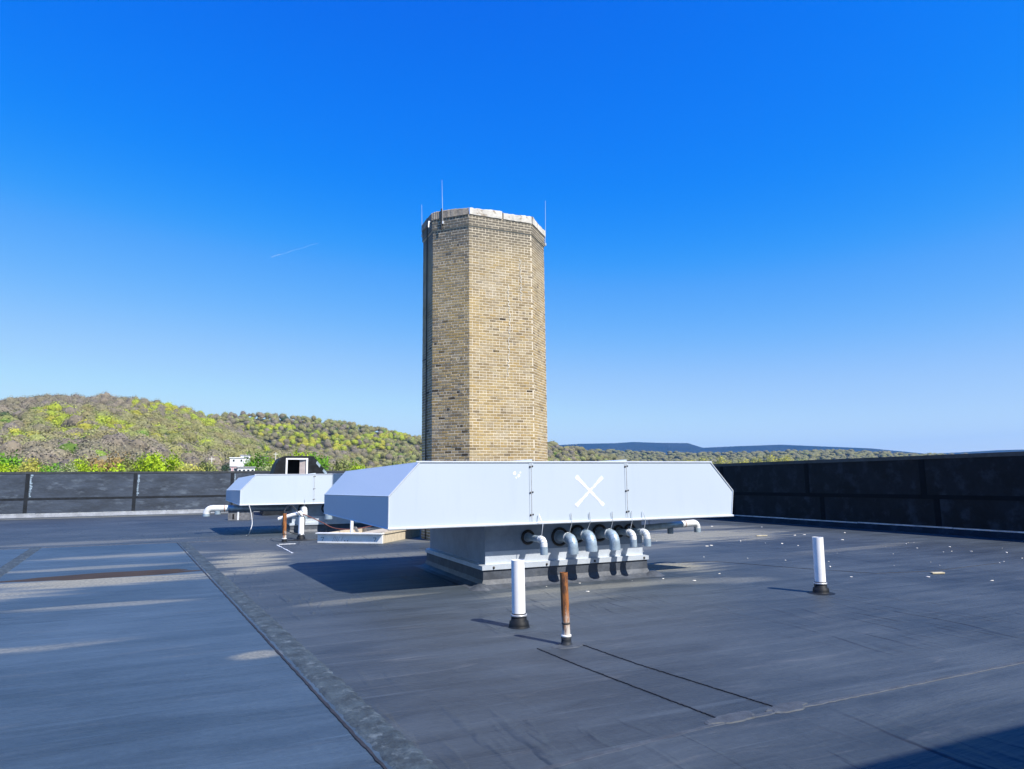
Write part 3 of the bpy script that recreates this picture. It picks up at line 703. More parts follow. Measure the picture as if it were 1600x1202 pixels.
for fi in range(8):
    p0, p1, q0, q1 = capo[fi], capo[(fi+1) % 8], capi[fi], capi[(fi+1) % 8]
    cuts = [0, 1]
    if fi == 0: cuts = [0, 0.525, 1]
    if fi == 7: cuts = [0, 0.28, 1]
    mat = MAT['cap_w'] if fi in (0, 1, 2) else MAT['cap_b']
    for u0, u1 in zip(cuts, cuts[1:]):
        g = 0.012 if len(cuts) > 2 else 0.004
        a_, b_2 = p0.lerp(p1, u0 + g), p0.lerp(p1, u1 - g); c_, d_ = q0.lerp(q1, u0 + g), q0.lerp(q1, u1 - g)
        cap_piece(a_, b_2, d_, c_, mat, ZT + 0.0, ZT + 0.235, 14)
# flue lining below the cap
MB().prism([tuple(p) for p in off(OCT, -0.43)], 2, ZT + 0.001, ZT + 0.05).build('flue_throat', MAT['dark'], ch)
# crack repairs stepping down the joints of the front face
def crack(x, z0, z1, seed):
    rr = random.Random(seed); y = OCT[0].y - 0.012; m = MB(); z = z0; xx = x - CO.x; side = 1
    while z > z1:
        zn = z - COURSE * rr.choice((1, 1, 1, 2)); wd = rr.uniform(0.004, 0.008); xn = xx + side * rr.uniform(0.02, 0.05)
        m.box((xx - wd, y, zn), (xx + wd, y + 0.02, z)); m.box((min(xx, xn) - wd, y + 0.001, zn - 0.008), (max(xx, xn) + wd, y + 0.02, zn + 0.008))
        xx = xn; side = -side; z = zn
    m.build('crack_repair', MAT['efflo'], ch)
crack(8.10, 8.32, 7.15, 1); crack(7.72, 7.45, 4.75, 2)
# lightning protection
def rod(x, y, z0, z1, lean=0.0):
    m = MB(); m.tube([(x - CO.x, y - CO.y, z0), (x - CO.x + lean, y - CO.y, z1)], [0.008, 0.003], 8)
    m.tube([(x - CO.x, y - CO.y, z0 - 0.02), (x - CO.x, y - CO.y, z0 + 0.06)], 0.03, 8)
    m.build('lightning_rod', MAT['wire'], ch)
rod(5.86, 18.42, 9.3, 10.66, -0.03); rod(9.43, 18.72, 9.2, 10.72, 0.03); rod(5.59, 19.70, 9.3, 10.35, -0.02)
MB().tube([(5.82 - CO.x, 18.42 - CO.y, 9.75), (5.82 - CO.x, 18.42 - CO.y, 9.1)], 0.022, 8).build('down_cable', MAT['cable_k'], ch)
MB().tube([(5.60 - CO.x, 19.18 - CO.y, 9.7), (5.605 - CO.x, 19.18 - CO.y, 0.02)], 0.018, 6).build('down_cable', MAT['cable_k'], ch)
MB().tube([(5.60 - CO.x, 18.80 - CO.y, 9.44), (5.52 - CO.x, 18.72 - CO.y, 9.42), (5.50 - CO.x, 18.70 - CO.y, 9.22)], 0.022, 8).build('bracket', MAT['white'], ch)

# ------------------------------------------------------------------ roof ventilator hoods
def ventilator(loc, label):
    """local origin: curb front left base corner of the first unit is kept at its own place"""
    e = empty('roof_ventilator', loc); tag(e, label, 'ventilator', 'roof ventilator hoods')
    # local frame: x from hood's left corner, y from hood's front face
    W = 6.27
    ZB_, ZM, ZTp = 0.985, 1.45, 1.94
    f = [(0.0, 0, ZB_), (0.0, 0, ZM), (0.45, 0, ZTp), (5.86, 0, ZTp), (6.33, 0, ZM - 0.02), (6.27, 0, ZB_)]       # front outline
    D = 3.75
    bk = [(-0.37, D, 1.075), (-0.37, D, 1.43), (0.02, D, 1.87), (4.4, D, 1.87), (4.75, D, 1.43), (4.70, D, 1.075)]  # hidden right and rear drawn in, shaped for the hood's ground shadow
    def at(u, zt, y=0.0):
        return (u, y, zt)
    cutx = [2.28, 4.06]
    # body shell (top, bottom, back) just inside the panels
    m = MB(); n6 = 6
    fi_ = [(x * 0.998 + 0.006, 0.012, z) for x, _, z in f]
    vs = fi_ + [tuple(p) for p in bk]
    m.add(vs, [(5, 4, 3, 2, 1, 0)[::-1], (6, 7, 8, 9, 10, 11)[::-1], (2, 3, 9, 8), (0, 6, 11, 5), (3, 4, 10, 9), (4, 5, 11, 10)])
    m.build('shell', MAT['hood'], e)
    # front panels
    polys = [[f[0], f[1], f[2], (cutx[0] - 0.012, 0, ZTp), (cutx[0] - 0.012, 0, ZB_)],
             [(cutx[0] + 0.012, 0, ZB_), (cutx[0] + 0.012, 0, ZTp), (cutx[1] - 0.012, 0, ZTp), (cutx[1] - 0.012, 0, ZB_)],
             [(cutx[1] + 0.012, 0, ZB_), (cutx[1] + 0.012, 0, ZTp), f[3], f[4], f[5]]]
    panels = []
    for pl in polys:
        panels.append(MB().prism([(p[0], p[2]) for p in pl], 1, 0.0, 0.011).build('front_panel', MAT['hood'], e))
    # left end: vertical panel and sloped panel
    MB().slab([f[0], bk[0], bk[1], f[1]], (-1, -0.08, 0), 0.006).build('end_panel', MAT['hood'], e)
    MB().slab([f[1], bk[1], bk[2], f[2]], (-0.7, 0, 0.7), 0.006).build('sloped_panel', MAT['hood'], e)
    # folded edges
    t = MB()
    def bar(a, b, r): t.tube([a, b], r, 6, True, False)
    bar((0.40, -0.004, ZTp + 0.006), (5.88, -0.004, ZTp + 0.006), 0.013)
    bar((-0.01, -0.01, ZB_), (6.30, -0.01, ZB_), 0.02)
    bar((-0.004, -0.004, ZB_), (-0.004, -0.004, ZM), 0.010); bar((-0.004, -0.004, ZM), (0.45, -0.004, ZTp), 0.010)
    bar((5.86, -0.004, ZTp), (6.33, -0.004, ZM - 0.02), 0.012); bar((6.33, -0.004, ZM - 0.02), (6.27, -0.004, ZB_), 0.010)
    bar((-0.01, 0, ZM), (-0.375, D, 1.43), 0.008); bar((-0.012, 0, ZB_), (-0.375, D, 1.075), 0.010); bar((0.45, 0, ZTp), (0.02, D, 1.87), 0.008)
    t.build('folded_edge', MAT['hood_trim'], e)
    for cx_ in cutx:
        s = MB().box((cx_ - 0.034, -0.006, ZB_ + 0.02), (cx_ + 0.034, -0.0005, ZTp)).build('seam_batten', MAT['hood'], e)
        MB().box((cx_ - 0.006, -0.0085, ZB_ + 0.02), (cx_ + 0.004, -0.0065, ZTp - 0.01)).build('seam_line', MAT['hood_seam'], s)
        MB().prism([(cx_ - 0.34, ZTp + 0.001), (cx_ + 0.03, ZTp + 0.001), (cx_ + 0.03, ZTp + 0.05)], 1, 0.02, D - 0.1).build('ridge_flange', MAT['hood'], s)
        for zz in (ZB_ + 0.13, (ZB_ + ZTp) / 2, ZTp - 0.07):
            MB().lathe([(0.0, -0.0), (0.017, 0.0), (0.012, 0.012), (0, 0.014)], (0, 0, 0), 8).build('screw', MAT['screw'], s).matrix_local = Matrix.Translation((cx_ - 0.022, -0.006, zz)) @ Matrix.Rotation(math.pi / 2, 4, 'X')
            MB().lathe([(0.0, -0.0), (0.014, 0.0), (0.010, 0.012), (0, 0.014)], (0, 0, 0), 8).build('screw', MAT['screw'], s).matrix_local = Matrix.Translation((cx_ + 0.022, -0.006, zz + 0.01)) @ Matrix.Rotation(math.pi / 2, 4, 'X')
    # curb: galvanised box, apron lip, rubber flashing
    cx0, cx1, cy0, cy1 = 1.64, 4.60, 0.40, 3.4
    MB().box((cx0, cy0, 0.20), (cx1, cy1, 1.0)).build('curb', MAT['curb'], e)
    MB().box((cx0 + 0.002, cy0 - 0.006, 0.34), (cx1 - 0.002, cy0 - 0.0005, 0.545)).build('sunlit_apron', MAT['sunlit_apron'], e)  # paler sheet up to the hood's shadow line paints the sunlit band
    g = 0.075
    MB().prism([(cx0 - g, 0.27), (cx0 - g, 0.335), (cx0, 0.352), (cx1, 0.352), (cx1 + g, 0.335), (cx1 + g, 0.27)], 1, cy0 - g, cy1 + g).build('apron_lip', MAT['sunlit_apron'], e)
    for xx in (cx0 + 0.12, cx0 + 1.05, cx0 + 1.95, cx1 - 0.02):
        MB().lathe([(0, 0), (0.022, 0), (0.014, 0.016), (0, 0.018)], (0, 0, 0), 8).build('screw', MAT['screw'], e).matrix_local = Matrix.Translation((xx, cy0 - g, 0.303)) @ Matrix.Rotation(math.pi / 2, 4, 'X')
    sk = MB(); prof = [(0.05, 0.268), (0.055, 0.12), (0.085, 0.05), (0.17, 0.012), (0.26, 0.001)]
    rings = []
    for d_, z_ in prof:
        rings.append([(cx0 - d_, cy0 - d_, z_), (cx1 + d_, cy0 - d_, z_), (cx1 + d_, cy1 + d_, z_), (cx0 - d_, cy1 + d_, z_)])
    vs = [p for r__ in rings for p in r__]
    sk.add(vs, [(4*i+j, 4*i+(j+1) % 4, 4*i+4+(j+1) % 4, 4*i+4+j) for i in range(len(prof)-1) for j in range(4)])
    sk.build('rubber_flashing', MAT['skirt'], e)
    for (qx, qy, sd) in ((cx0 - 0.12, cy0 - 0.14, 3), (cx1 + 0.12, cy0 - 0.12, 4)):
        MB().lathe([(0.001, 0.085), (0.05, 0.08), (0.11, 0.05), (0.17, 0.015), (0.20, 0.0015)], (qx, qy, 0), 14).build('corner_patch', MAT['skirt'], e)
    return e, panels
U1 = Vector((2.31, 9.77, 0)); U2 = Vector((0.74, 23.45, 0))
hood1, pan1 = ventilator(U1, 'large white sheet metal roof hood with a painted X, nearest the camera')
hood2, pan2 = ventilator(U2, 'smaller looking white roof hood further back on the left, in front of the dark bulkhead')
# the painted X
xm = MB(); rx = random.Random(5)
for (x0, z0, x1, z1) in ((5.40, 1.715, 5.91, 1.235), (5.90, 1.70, 5.385, 1.235)):
    a, b = Vector((x0 - U1.x, 0, z0)), Vector((x1 - U1.x, 0, z1)); d = (b - a).normalized(); nn = Vector((-d.z, 0, d.x)); k = 16; L_, R_ = [], []
    for i in range(k + 1):
        c = a.lerp(b, i / k); wd = 0.021 + rx.uniform(-0.006, 0.006) + (0.012 if i in (0, 1, k - 1, k) else 0)
        y = -0.0022 - (0.0012 if x0 > 5.6 else 0)
        L_.append((c.x + nn.x * wd, y, c.z + nn.z * wd)); R_.append((c.x - nn.x * wd, y, c.z - nn.z * wd))
    xm.add(L_ + R_, [(i, i + 1, k + 2 + i, k + 1 + i) for i in range(k)])
xm.build('painted_mark', MAT['paintx'], pan1[1])
for k_, (sx0, sz0, sr) in enumerate(((1.99, 1.77, 0.030), (2.06, 1.73, 0.024), (2.02, 1.70, 0.016), (2.09, 1.78, 0.014))):
    rg_ = [(sx0 + sr * rx.uniform(0.7, 1.3) * math.cos(a), -0.0012 - 0.0003 * k_, sz0 + sr * rx.uniform(0.7, 1.3) * math.sin(a)) for a in np.linspace(0, 5.7, 11)]
    MB().add(rg_, [tuple(range(11))]).build('paint_smudge', MAT['paintx'], pan1[0])

# ---- drain elbows in the curb's front
ORD = ['leftmost, with a small white elbow', 'second from the left, with a wide collar', 'third from the left', 'fourth from the left', 'fifth from the left, small white bend', 'rightmost, at the curb corner']
def elbow_pipe(x, yw, ye, z, r, rc, white, label, drop=0.22, hanger=True, htop=1.13):
    e = empty('elbow_pipe', (x, yw, 0)); tag(e, label, 'pipe', 'elbow pipes under the roof hoods')
    L = ye - yw          # negative: sticks out towards the camera
    bend = r * 1.5
    path = [(0, 0.05, z), (0, L + bend, z)]
    MB().tube(path, r * 0.93, 18).build('pipe', MAT['galv'], e)
    arcp = arc((0, L + bend, z - bend), bend, math.pi / 2, math.pi, 6)
    el = MB(); el.tube([(0, L + bend + 0.05, z)] + arcp + [(0, L, z - bend - 0.03)], r, 18, False)
    eb = el.build('elbow', MAT['galv_w'] if white else MAT['galv'], e)
    for a in (0.25, 0.5, 0.75):      # gore seams
        th_ = math.pi / 2 + a * math.pi / 2; c = Vector((0, L + bend + bend * math.cos(th_), z - bend + bend * math.sin(th_))); tn = Vector((0, -math.sin(th_), math.cos(th_)))
        MB().tube([c - tn * 0.004, c + tn * 0.004], r * 1.03, 18).build('gore_seam', MAT['galv'], eb)
    MB().tube([(0, L, z - bend - 0.02), (0, L, z - drop)], r * 1.08, 18, False).build('socket', MAT['galv'], e)
    MB().tube([(0, L, z - drop + 0.012), (0, L, z - drop + 0.016)], r * 1.0, 18).build('pipe_mouth', MAT['dark'], e)
    col_ = MB()
    for k in range(28):
        pass
    col_.add(*torus((0, -0.012, z), rc, 0.022)); col_.build('collar', MAT['collar'], e)
    MB().tube([(0, -0.006, z), (0, -0.010, z)], rc * 0.93, 24).build('escutcheon', MAT['curb'], e)
    if hanger:
        MB().tube([(0, L + bend * 0.9, z + r), (0.01, min(-0.425, L + bend * 0.5), 0.97), (0.0, -0.425, htop)], 0.006, 6).build('hanger_wire', MAT['wire'], e)
        MB().tube([(0, L + bend + 0.03, z), (0, L + bend + 0.045, z)], r * 1.12, 18).build('hanger_ring', MAT['wire'], e)
    return e
def torus(c, R_, r__, n=24, k=8):
    vs, fs = [], []
    for i in range(n):
        a = 2 * math.pi * i / n
        for j in range(k):
            b = 2 * math.pi * j / k; rr = R_ + r__ * math.cos(b)
            vs.append((c[0] + rr * math.cos(a), c[1] + r__ * math.sin(b), c[2] + rr * math.sin(a)))
    for i in range(n):
        for j in range(k):
            fs.append((i*k+j, ((i+1) % n)*k+j, ((i+1) % n)*k+(j+1) % k, i*k+(j+1) % k))
    return vs, fs, True
YC = 10.17
for (x, ye, z, r, rc, wh), l in zip(((4.70, 9.58, 0.74, 0.056, 0.10, True), (5.28, 9.71, 0.725, 0.082, 0.135, False), (5.62, 9.71, 0.755, 0.09, 0.13, False),
                                     (6.05, 9.69, 0.755, 0.084, 0.125, False), (6.43, 9.72, 0.765, 0.056, 0.09, True), (6.66, 9.65, 0.77, 0.056, 0.10, True)), ORD):
    elbow_pipe(x, YC, ye, z, r, rc, wh, 'metal drain elbow under the X hood, ' + l, drop=0.19 + r * 0.6)
YC2 = U2.y + 0.40
elbow_pipe(2.72, YC2, YC2 - 0.45, 0.80, 0.10, 0.14, True, 'pale elbow under the rear hood, behind the white vent pipe', 0.3)
elbow_pipe(3.50, YC2, YC2 - 0.45, 0.80, 0.12, 0.16, True, 'wide pale elbow under the rear hood, next to the blue side of the near hood', 0.34)

# ---- long side ducts that end in a bend
def side_duct(loc, pts, r, bend_dir, label, leg_at):
    e = empty('side_duct', loc); tag(e, label, 'duct')
    a, b = Vector(pts[0]), Vector(pts[1]); d = (b - a).normalized()
    MB().tube([a, a.lerp(b, 0.80)], r, 20).build('pipe', MAT['galv'], e)
    MB().tube([a.lerp(b, 0.795), b], r * 1.07, 20).build('sleeve', MAT['galv_w'], e)
    MB().tube([a.lerp(b, 0.84), a.lerp(b, 0.848)], r * 1.12, 20).build('joint_band', MAT['rust'], e)
    bend = r * 1.7; arcp = [b + d * (bend * math.sin(t)) + Vector((0, 0, -bend * (1 - math.cos(t)))) for t in np.linspace(0, math.pi / 2, 7)]
    MB().tube(arcp, r * 1.05, 20).build('elbow', MAT['galv_w'], e)
    end = arcp[-1]
    MB().tube([end, end + Vector((0, 0, -0.08))], r * 1.1, 20).build('socket', MAT['galv'], e)
    MB().tube([a.lerp(b, leg_at) + Vector((0, 0, -r * 0.9)), a.lerp(b, leg_at) + Vector((0, 0, -r * 0.9 - 0.10))], r * 0.95, 16).build('drip_stub', MAT['galv'], e)
    for u in (0.30, 0.78):
        p = a.lerp(b, u)
        MB().tube([p + Vector((0, 0, r)), p + Vector((0, 0, 1.02 - loc[2] - p.z + 0.03))], 0.008, 6).build('hanger_wire', MAT['wire'], e)
    return e
side_duct((6.91, 10.5, 0), [(-0.05, 0, 0.76), (1.66, 0.34, 0.80)], 0.06, 1, 'long galvanised duct leaving the right side of the near curb', 0.62)
side_duct((U2.x + 1.64, 25.0, 0), [(0.05, 0, 0.80), (-2.45, 0.3, 0.84)], 0.105, -1, 'long galvanised duct leaving the left side of the rear curb', 0.93)
dm = empty('torn_insulation', (8.2, 11.6, 0)); tag(dm, 'scrap of torn pale insulation hanging under the right end of the near hood', 'insulation')
ii = MB(); ri = random.Random(2)
for i in range(9):
    p = Vector((ri.uniform(-0.4, 0.35), ri.uniform(-0.1, 0.1), 0.945 + ri.uniform(-0.02, 0.03))); s = ri.uniform(0.05, 0.10)
    ii.add([p + Vector((s*math.cos(a)*ri.uniform(.7, 1.4), s*math.sin(a), ri.uniform(-.03, .03))) for a in np.linspace(0, 5.5, 7)] + [p + Vector((0, 0, 0.07)), p - Vector((0, 0, 0.05))],
           [(k, (k+1) % 7, 7) for k in range(7)] + [((k+1) % 7, k, 8) for k in range(7)])
ii.build('scrap', MAT['scrap'], dm)

# ------------------------------------------------------------------ vent pipes standing on the roof
def vent_pipe(loc, h, r, label, lean=(0, 0), white_mat='pvc'):
    e = empty('vent_pipe', loc); tag(e, label, 'pipe', 'white plastic vent pipes on the roof')
    lx, ly = lean
    m = MB(); m.tube([(0, 0, 0.05), (lx, ly, h)], r, 28, False); m.tube([(lx, ly, h), (0, 0, 0.3)], r * 0.92, 28, False)
    n = 28
    ringo = [(lx + r*math.cos(2*math.pi*k/n), ly + r*math.sin(2*math.pi*k/n), h) for k in range(n)]
    ringi = [(lx + .92*r*math.cos(2*math.pi*k/n), ly + .92*r*math.sin(2*math.pi*k/n), h) for k in range(n)]
    m.add(ringo + ringi, [(k, (k+1) % n, n+(k+1) % n, n+k) for k in range(n)])
    m.build('pipe', MAT[white_mat], e)
    b = MB().lathe([(r*2.5, 0.002), (r*1.55, 0.008), (r*1.48, 0.03), (r*1.40, 0.075), (r*1.18, 0.082), (r*1.16, 0.115), (r*1.04, 0.12)], (0, 0, 0), 28).build('rubber_boot', MAT['rubber'], e)
    MB().lathe([(r*1.17, 0.128), (r*1.2, 0.128), (r*1.2, 0.150), (r*1.03, 0.152)], (0, 0, 0), 28).build('clamp', MAT['bar'], b)
    MB().lathe([(r*1.03, 0.10), (r*1.09, 0.12), (r*1.08, 0.158), (r*1.0, 0.163)], (0, 0, 0), 28).build('boot_collar', MAT['rubber'], b)
    return e
vent_pipe(ground(811, 981), 0.75, 0.077, 'white plastic vent pipe standing left of the near rusty pipe', (-0.005, 0))
vent_pipe(ground(1283, 927), 0.79, 0.075, 'white plastic vent pipe standing alone on the right of the roof', (0.012, 0.0))
vent_pipe(ground(470, 843), 0.80, 0.085, 'white plastic vent pipe wrapped in cords by the rear hood')
def steel_pipe(loc, h, r, label, mat, boot=True):
    e = empty('rusty_pipe', loc); tag(e, label, 'pipe', 'rusty steel pipes on the roof')
    m = MB(); m.tube([(0, 0, 0.0), (0.002, 0, 0.06)], r * 1.02, 20, False); m.tube([(0.002, 0, 0.05), (-0.012, 0.004, h)], r, 20, False); m.tube([(-0.012, 0.004, h), (0, 0, 0.4)], r * 0.86, 20, False)
    n = 20; c = (-0.012, 0.004)
    m.add([(c[0] + k_*r*math.cos(2*math.pi*k/n), c[1] + k_*r*math.sin(2*math.pi*k/n), h) for k_ in (1, .86) for k in range(n)], [(k, (k+1) % n, n+(k+1) % n, n+k) for k in range(n)])
    m.build('pipe', mat, e)
    if boot:
        MB().lathe([(r*2.1, 0.003), (r*1.35, 0.012), (r*1.22, 0.05), (r*1.3, 0.075), (r*1.02, 0.08)], (0, 0, 0), 20).build('sealant_boot', MAT['rubber'], e)
        MB().lathe([(r*1.02, 0.08), (r*1.28, 0.082), (r*1.28, 0.10), (r*1.02, 0.104)], (0, 0, 0), 20).build('clamp', MAT['galv_w'], e)
    MB().lathe([(r*1.02, 0.205), (r*1.07, 0.207), (r*1.07, 0.222), (r*1.02, 0.224)], (0, 0, 0), 20).build('band', MAT['screw'], e)
    return e
steel_pipe(ground(885, 1008), 0.715, 0.041, 'rusty brown steel pipe with flaking white base in the foreground', MAT['rust_w'])
blob('boot_patch', tuple(ground(888, 1010)[:2]), 0.17, 0.10, 0.005, MAT['seal'], seed=8, th_=0.004, rough_=0.08)
blob('boot_patch', tuple(ground(811, 983)[:2]), 0.24, 0.2, 0.0045, MAT['roof'], seed=9, th_=0.003, rough_=0.05)
e_ = steel_pipe(ground(444, 847), 0.80, 0.055, 'rusty topped pipe with white lower half beside the rear hood', MAT['rust_w'])

# ------------------------------------------------------------------ low white skylight frame with planks
A, B = ground(496, 848), ground(597, 849.5)
ang = math.atan2((B - A).y, (B - A).x); LN = (B - A).length
sk = empty('skylight_curb', A, ang); tag(sk, 'low white timber skylight curb with marks, half hidden behind the near hood', 'skylight curb')
fb = MB().box((0, 0, 0), (LN, 0.06, 0.25)).build('front_board', MAT['white'], sk)
MB().box((-0.02, -0.09, 0.25), (LN + 0.02, 0.10, 0.275)).build('cap_lip', MAT['white'], sk)
MB().box((LN - 0.05, 0.06, 0.0), (LN + 0.01, 2.6, 0.24)).build('side_board', MAT['tan'], sk)
MB().box((LN - 0.06, 0.10, 0.245), (LN + 0.04, 2.6, 0.30)).build('side_board', MAT['tan'], sk)
MB().box((0, 0.06, 0.0), (0.06, 2.6, 0.24)).build('side_board', MAT['tan'], sk)
MB().box((0.06, 2.54, 0.0), (LN - 0.05, 2.6, 0.24)).build('back_board', MAT['tan'], sk)
MB().box((0.06, 0.06, 0.0), (LN - 0.05, 2.54, 0.10)).build('cover', MAT['tan'], sk)
MB().hexa([(0.45, 0.5, 0.10), (LN - 0.1, 0.4, 0.10), (LN - 0.1, 2.4, 0.14), (0.45, 2.3, 0.14), (0.45, 0.5, 0.13), (LN - 0.1, 0.4, 0.30), (LN - 0.1, 2.4, 0.42), (0.45, 2.3, 0.17)]).build('tilted_board', MAT['tan'], sk)
MB().tube([(0.92, 0.25, 0.10), (0.92, 0.25, 0.60)], 0.045, 12).build('post', MAT['pvc'], sk)
MB().hexa([(1.02, 0.30, 0.28), (1.10, 0.30, 0.28), (1.10, 0.36, 0.28), (1.02, 0.36, 0.28), (0.93, 0.30, 0.42), (1.01, 0.30, 0.42), (1.01, 0.36, 0.42), (0.93, 0.36, 0.42)]).build('brace', MAT['greybox'], sk)
def strokes(segs, wd, parent):
    m = MB()
    for (x0, z0, x1, z1) in segs:
        dx, dz = x1 - x0, z1 - z0; l = math.hypot(dx, dz); nx, nz = -dz / l * wd, dx / l * wd
        m.add([(x0 + nx, -0.003, z0 + nz), (x1 + nx, -0.003, z1 + nz), (x1 - nx, -0.003, z1 - nz), (x0 - nx, -0.003, z0 - nz)], [(0, 1, 2, 3)])
    m.build('board_strokes', MAT['tape'], parent)  # thin dark strokes lying on the front board
for ox in (0.10, LN - 0.28):
    strokes([(ox, 0.145, ox + 0.10, 0.148), (ox + 0.10, 0.148, ox + 0.045, 0.05)], 0.006, fb)
strokes([(0.46 + i * 0.055, 0.03, 0.53 + i * 0.055, 0.17) for i in range(4)] + [(0.74, 0.05, 0.80, 0.17)], 0.003, fb)
strokes([(0.84, 0.06, 0.865, 0.06), (0.93, 0.06, 0.955, 0.06)], 0.012, fb)

# ------------------------------------------------------------------ stair bulkhead, box, cords
bh = empty('stair_bulkhead', (2.3, 38.0, 0)); tag(bh, 'black rounded rooftop bulkhead with an open white framed doorway', 'bulkhead')
sx_ = lambda x: x - 2.3
L_out = [(0.0, 0.0), (sx_(2.55), 1.5), (sx_(2.76), 2.19), (sx_(2.90), 2.70), (sx_(3.08), 3.02), (sx_(3.30), 3.10)]
MB().prism(L_out + [(sx_(3.38), 3.10), (sx_(3.38), 0.0)], 1, 0, 0.25).build('front_wall', MAT['rubber'], bh)
MB().prism([(sx_(4.52), 0.0), (sx_(4.52), 3.12), (sx_(4.80), 3.10), (sx_(5.58), 2.17), (sx_(6.3), 1.3), (sx_(6.4), 0.0)], 1, 0, 0.25).build('front_wall', MAT['rubber'], bh)
MB().box((sx_(3.38), 0.002, 3.0), (sx_(4.52), 0.25, 3.115)).build('lintel', MAT['rubber'], bh)
MB().prism([(0.0, 0.0)] + L_out[1:] + [(sx_(4.80), 3.10), (sx_(5.58), 2.17), (sx_(6.3), 1.3), (sx_(6.4), 0.0)], 1, 2.5, 2.7).build('back_wall', MAT['rubber'], bh)
rp = L_out + [(sx_(4.80), 3.10), (sx_(5.58), 2.17), (sx_(6.3), 1.3), (sx_(6.4), 0.0)]
m = MB()
for a, b in zip(rp, rp[1:]):
    m.add([(a[0], 0.25, a[1]), (b[0], 0.25, b[1]), (b[0], 2.5, b[1]), (a[0], 2.5, a[1])], [(0, 1, 2, 3)])
m.build('roof_skin', MAT['rubber'], bh)
for k, (u, v_) in enumerate(((0.25, 0.55), (0.75, 1.1))):
    a, b = Vector((sx_(4.86), 0, 3.04)), Vector((sx_(5.58), 0, 2.19)); c = a.lerp(b, u); 
    MB().hexa([(c.x - 0.10, -0.012, c.z - 0.10), (c.x + 0.10, -0.012, c.z - 0.34), (c.x + 0.10, -0.001, c.z - 0.34), (c.x - 0.10, -0.001, c.z - 0.10), (c.x - 0.04, -0.012, c.z + 0.02), (c.x + 0.15, -0.012, c.z - 0.20), (c.x + 0.15, -0.001, c.z - 0.20), (c.x - 0.04, -0.001, c.z + 0.02)]).build('pale_patch', MAT['galv'], bh)
fr = MB(); fr.box((sx_(3.38), -0.03, 0.15), (sx_(3.47), 0.2, 3.0)); fr.box((sx_(4.43), -0.03, 0.15), (sx_(4.52), 0.2, 3.0)); fr.box((sx_(3.47), -0.028, 2.92), (sx_(4.43), 0.2, 3.0))
fr.build('door_frame', MAT['white'], bh)
MB().hexa([(sx_(4.10), 0.10, 0.15), (sx_(4.42), 0.04, 0.15), (sx_(4.42), 0.09, 0.15), (sx_(4.10), 0.15, 0.15), (sx_(4.10), 0.10, 2.91), (sx_(4.42), 0.04, 2.91), (sx_(4.42), 0.09, 2.91), (sx_(4.10), 0.15, 2.91)]).build('door', MAT['door'], bh)
MB().box((sx_(3.40), 0.6, 0.05), (sx_(4.5), 2.4, 2.98)).build('dark_stairwell', MAT['dark'], bh)
MB().box((sx_(3.38), -0.04, 0.0), (sx_(4.52), 0.25, 0.15)).build('sill', MAT['rubber'], bh)

bx_ = empty('roof_box', ground(356, 813), -0.3); tag(bx_, 'small grey boxed roof vent with a white lid near the far duct end', 'roof vent')
MB().box((0, 0, 0), (0.95, 0.7, 0.40)).build('box', MAT['greybox'], bx_)
MB().box((-0.04, -0.05, 0.40), (1.0, 0.75, 0.46)).build('lid', MAT['white'], bx_)
MB().box((0.20, -0.012, 0.05), (0.28, -0.001, 0.28)).build('slot', MAT['dark'], bx_)
MB().box((0.42, -0.02, 0.0), (0.49, -0.001, 0.40)).build('strap', MAT['white'], bx_)

def cord(name, pts, r, mat, label, cat='cord'):
    P = [Vector(p) for p in pts]; out = []
    for i in range(len(P) - 1):
        p0, p1, p2, p3 = P[max(i-1, 0)], P[i], P[i+1], P[min(i+2, len(P)-1)]
        for k in range(6):
            t = k / 6; out.append(0.5 * ((2*p1) + (-p0+p2)*t + (2*p0-5*p1+4*p2-p3)*t*t + (-p0+3*p1-3*p2+p3)*t**3))
    out.append(P[-1])
    o = MB().tube(out, r, 6).build(name, mat); tag(o, label, cat); return o
def pix(x, y, Y):
    d = ray(x, y); t = Y / d[1]; return Vector((d[0]*t, d[1]*t, EYE + d[2]*t))
cord('white_cord', [pix(388, 787, 23.40), pix(392, 800, 23.38), pix(394, 818, 23.3), pix(391, 829, 23.2), ground(388, 836), ground(385, 837)], 0.010, MAT['white'], 'thin white cord hanging from the rear hood down to the roof')
g3 = ground(470, 843)
cord('red_cord', [(g3.x + 0.02, g3.y - 0.09, 0.74), (g3.x + 0.13, g3.y - 0.10, 0.70), (g3.x + 0.55, g3.y - 0.2, 0.50), (g3.x + 0.9, g3.y - 0.5, 0.32), (g3.x + 1.4, g3.y - 0.9, 0.30), (g3.x + 2.0, g3.y - 1.2, 0.42)], 0.014, MAT['cable_r'], 'red brown cord slung from the wrapped vent pipe to the skylight curb')
cord('black_cable', [(g3.x - 0.55, g3.y - 0.35, 0.62), (g3.x - 0.50, g3.y - 0.3, 0.9), (g3.x - 0.3, g3.y, 1.0), (g3.x - 0.05, g3.y - 0.095, 0.72), (g3.x + 0.09, g3.y - 0.03, 0.62), (g3.x + 0.08, g3.y + 0.06, 0.30), (g3.x - 0.05, g3.y - 0.10, 0.16), (g3.x - 0.35, g3.y - 0.4, 0.25), (g3.x - 0.55, g3.y - 0.45, 0.40)], 0.012, MAT['cable_k'], 'black cable looped between the two pipes by the rear hood')
cord('black_cable', [(g3.x - 0.4, g3.y - 0.3, 0.02), (g3.x, g3.y - 0.5, 0.014), (g3.x + 0.6, g3.y - 0.45, 0.013), (g3.x + 1.2, g3.y - 0.2, 0.013)], 0.012, MAT['cable_k'], 'black cable lying on the roof in front of the wrapped vent pipe')
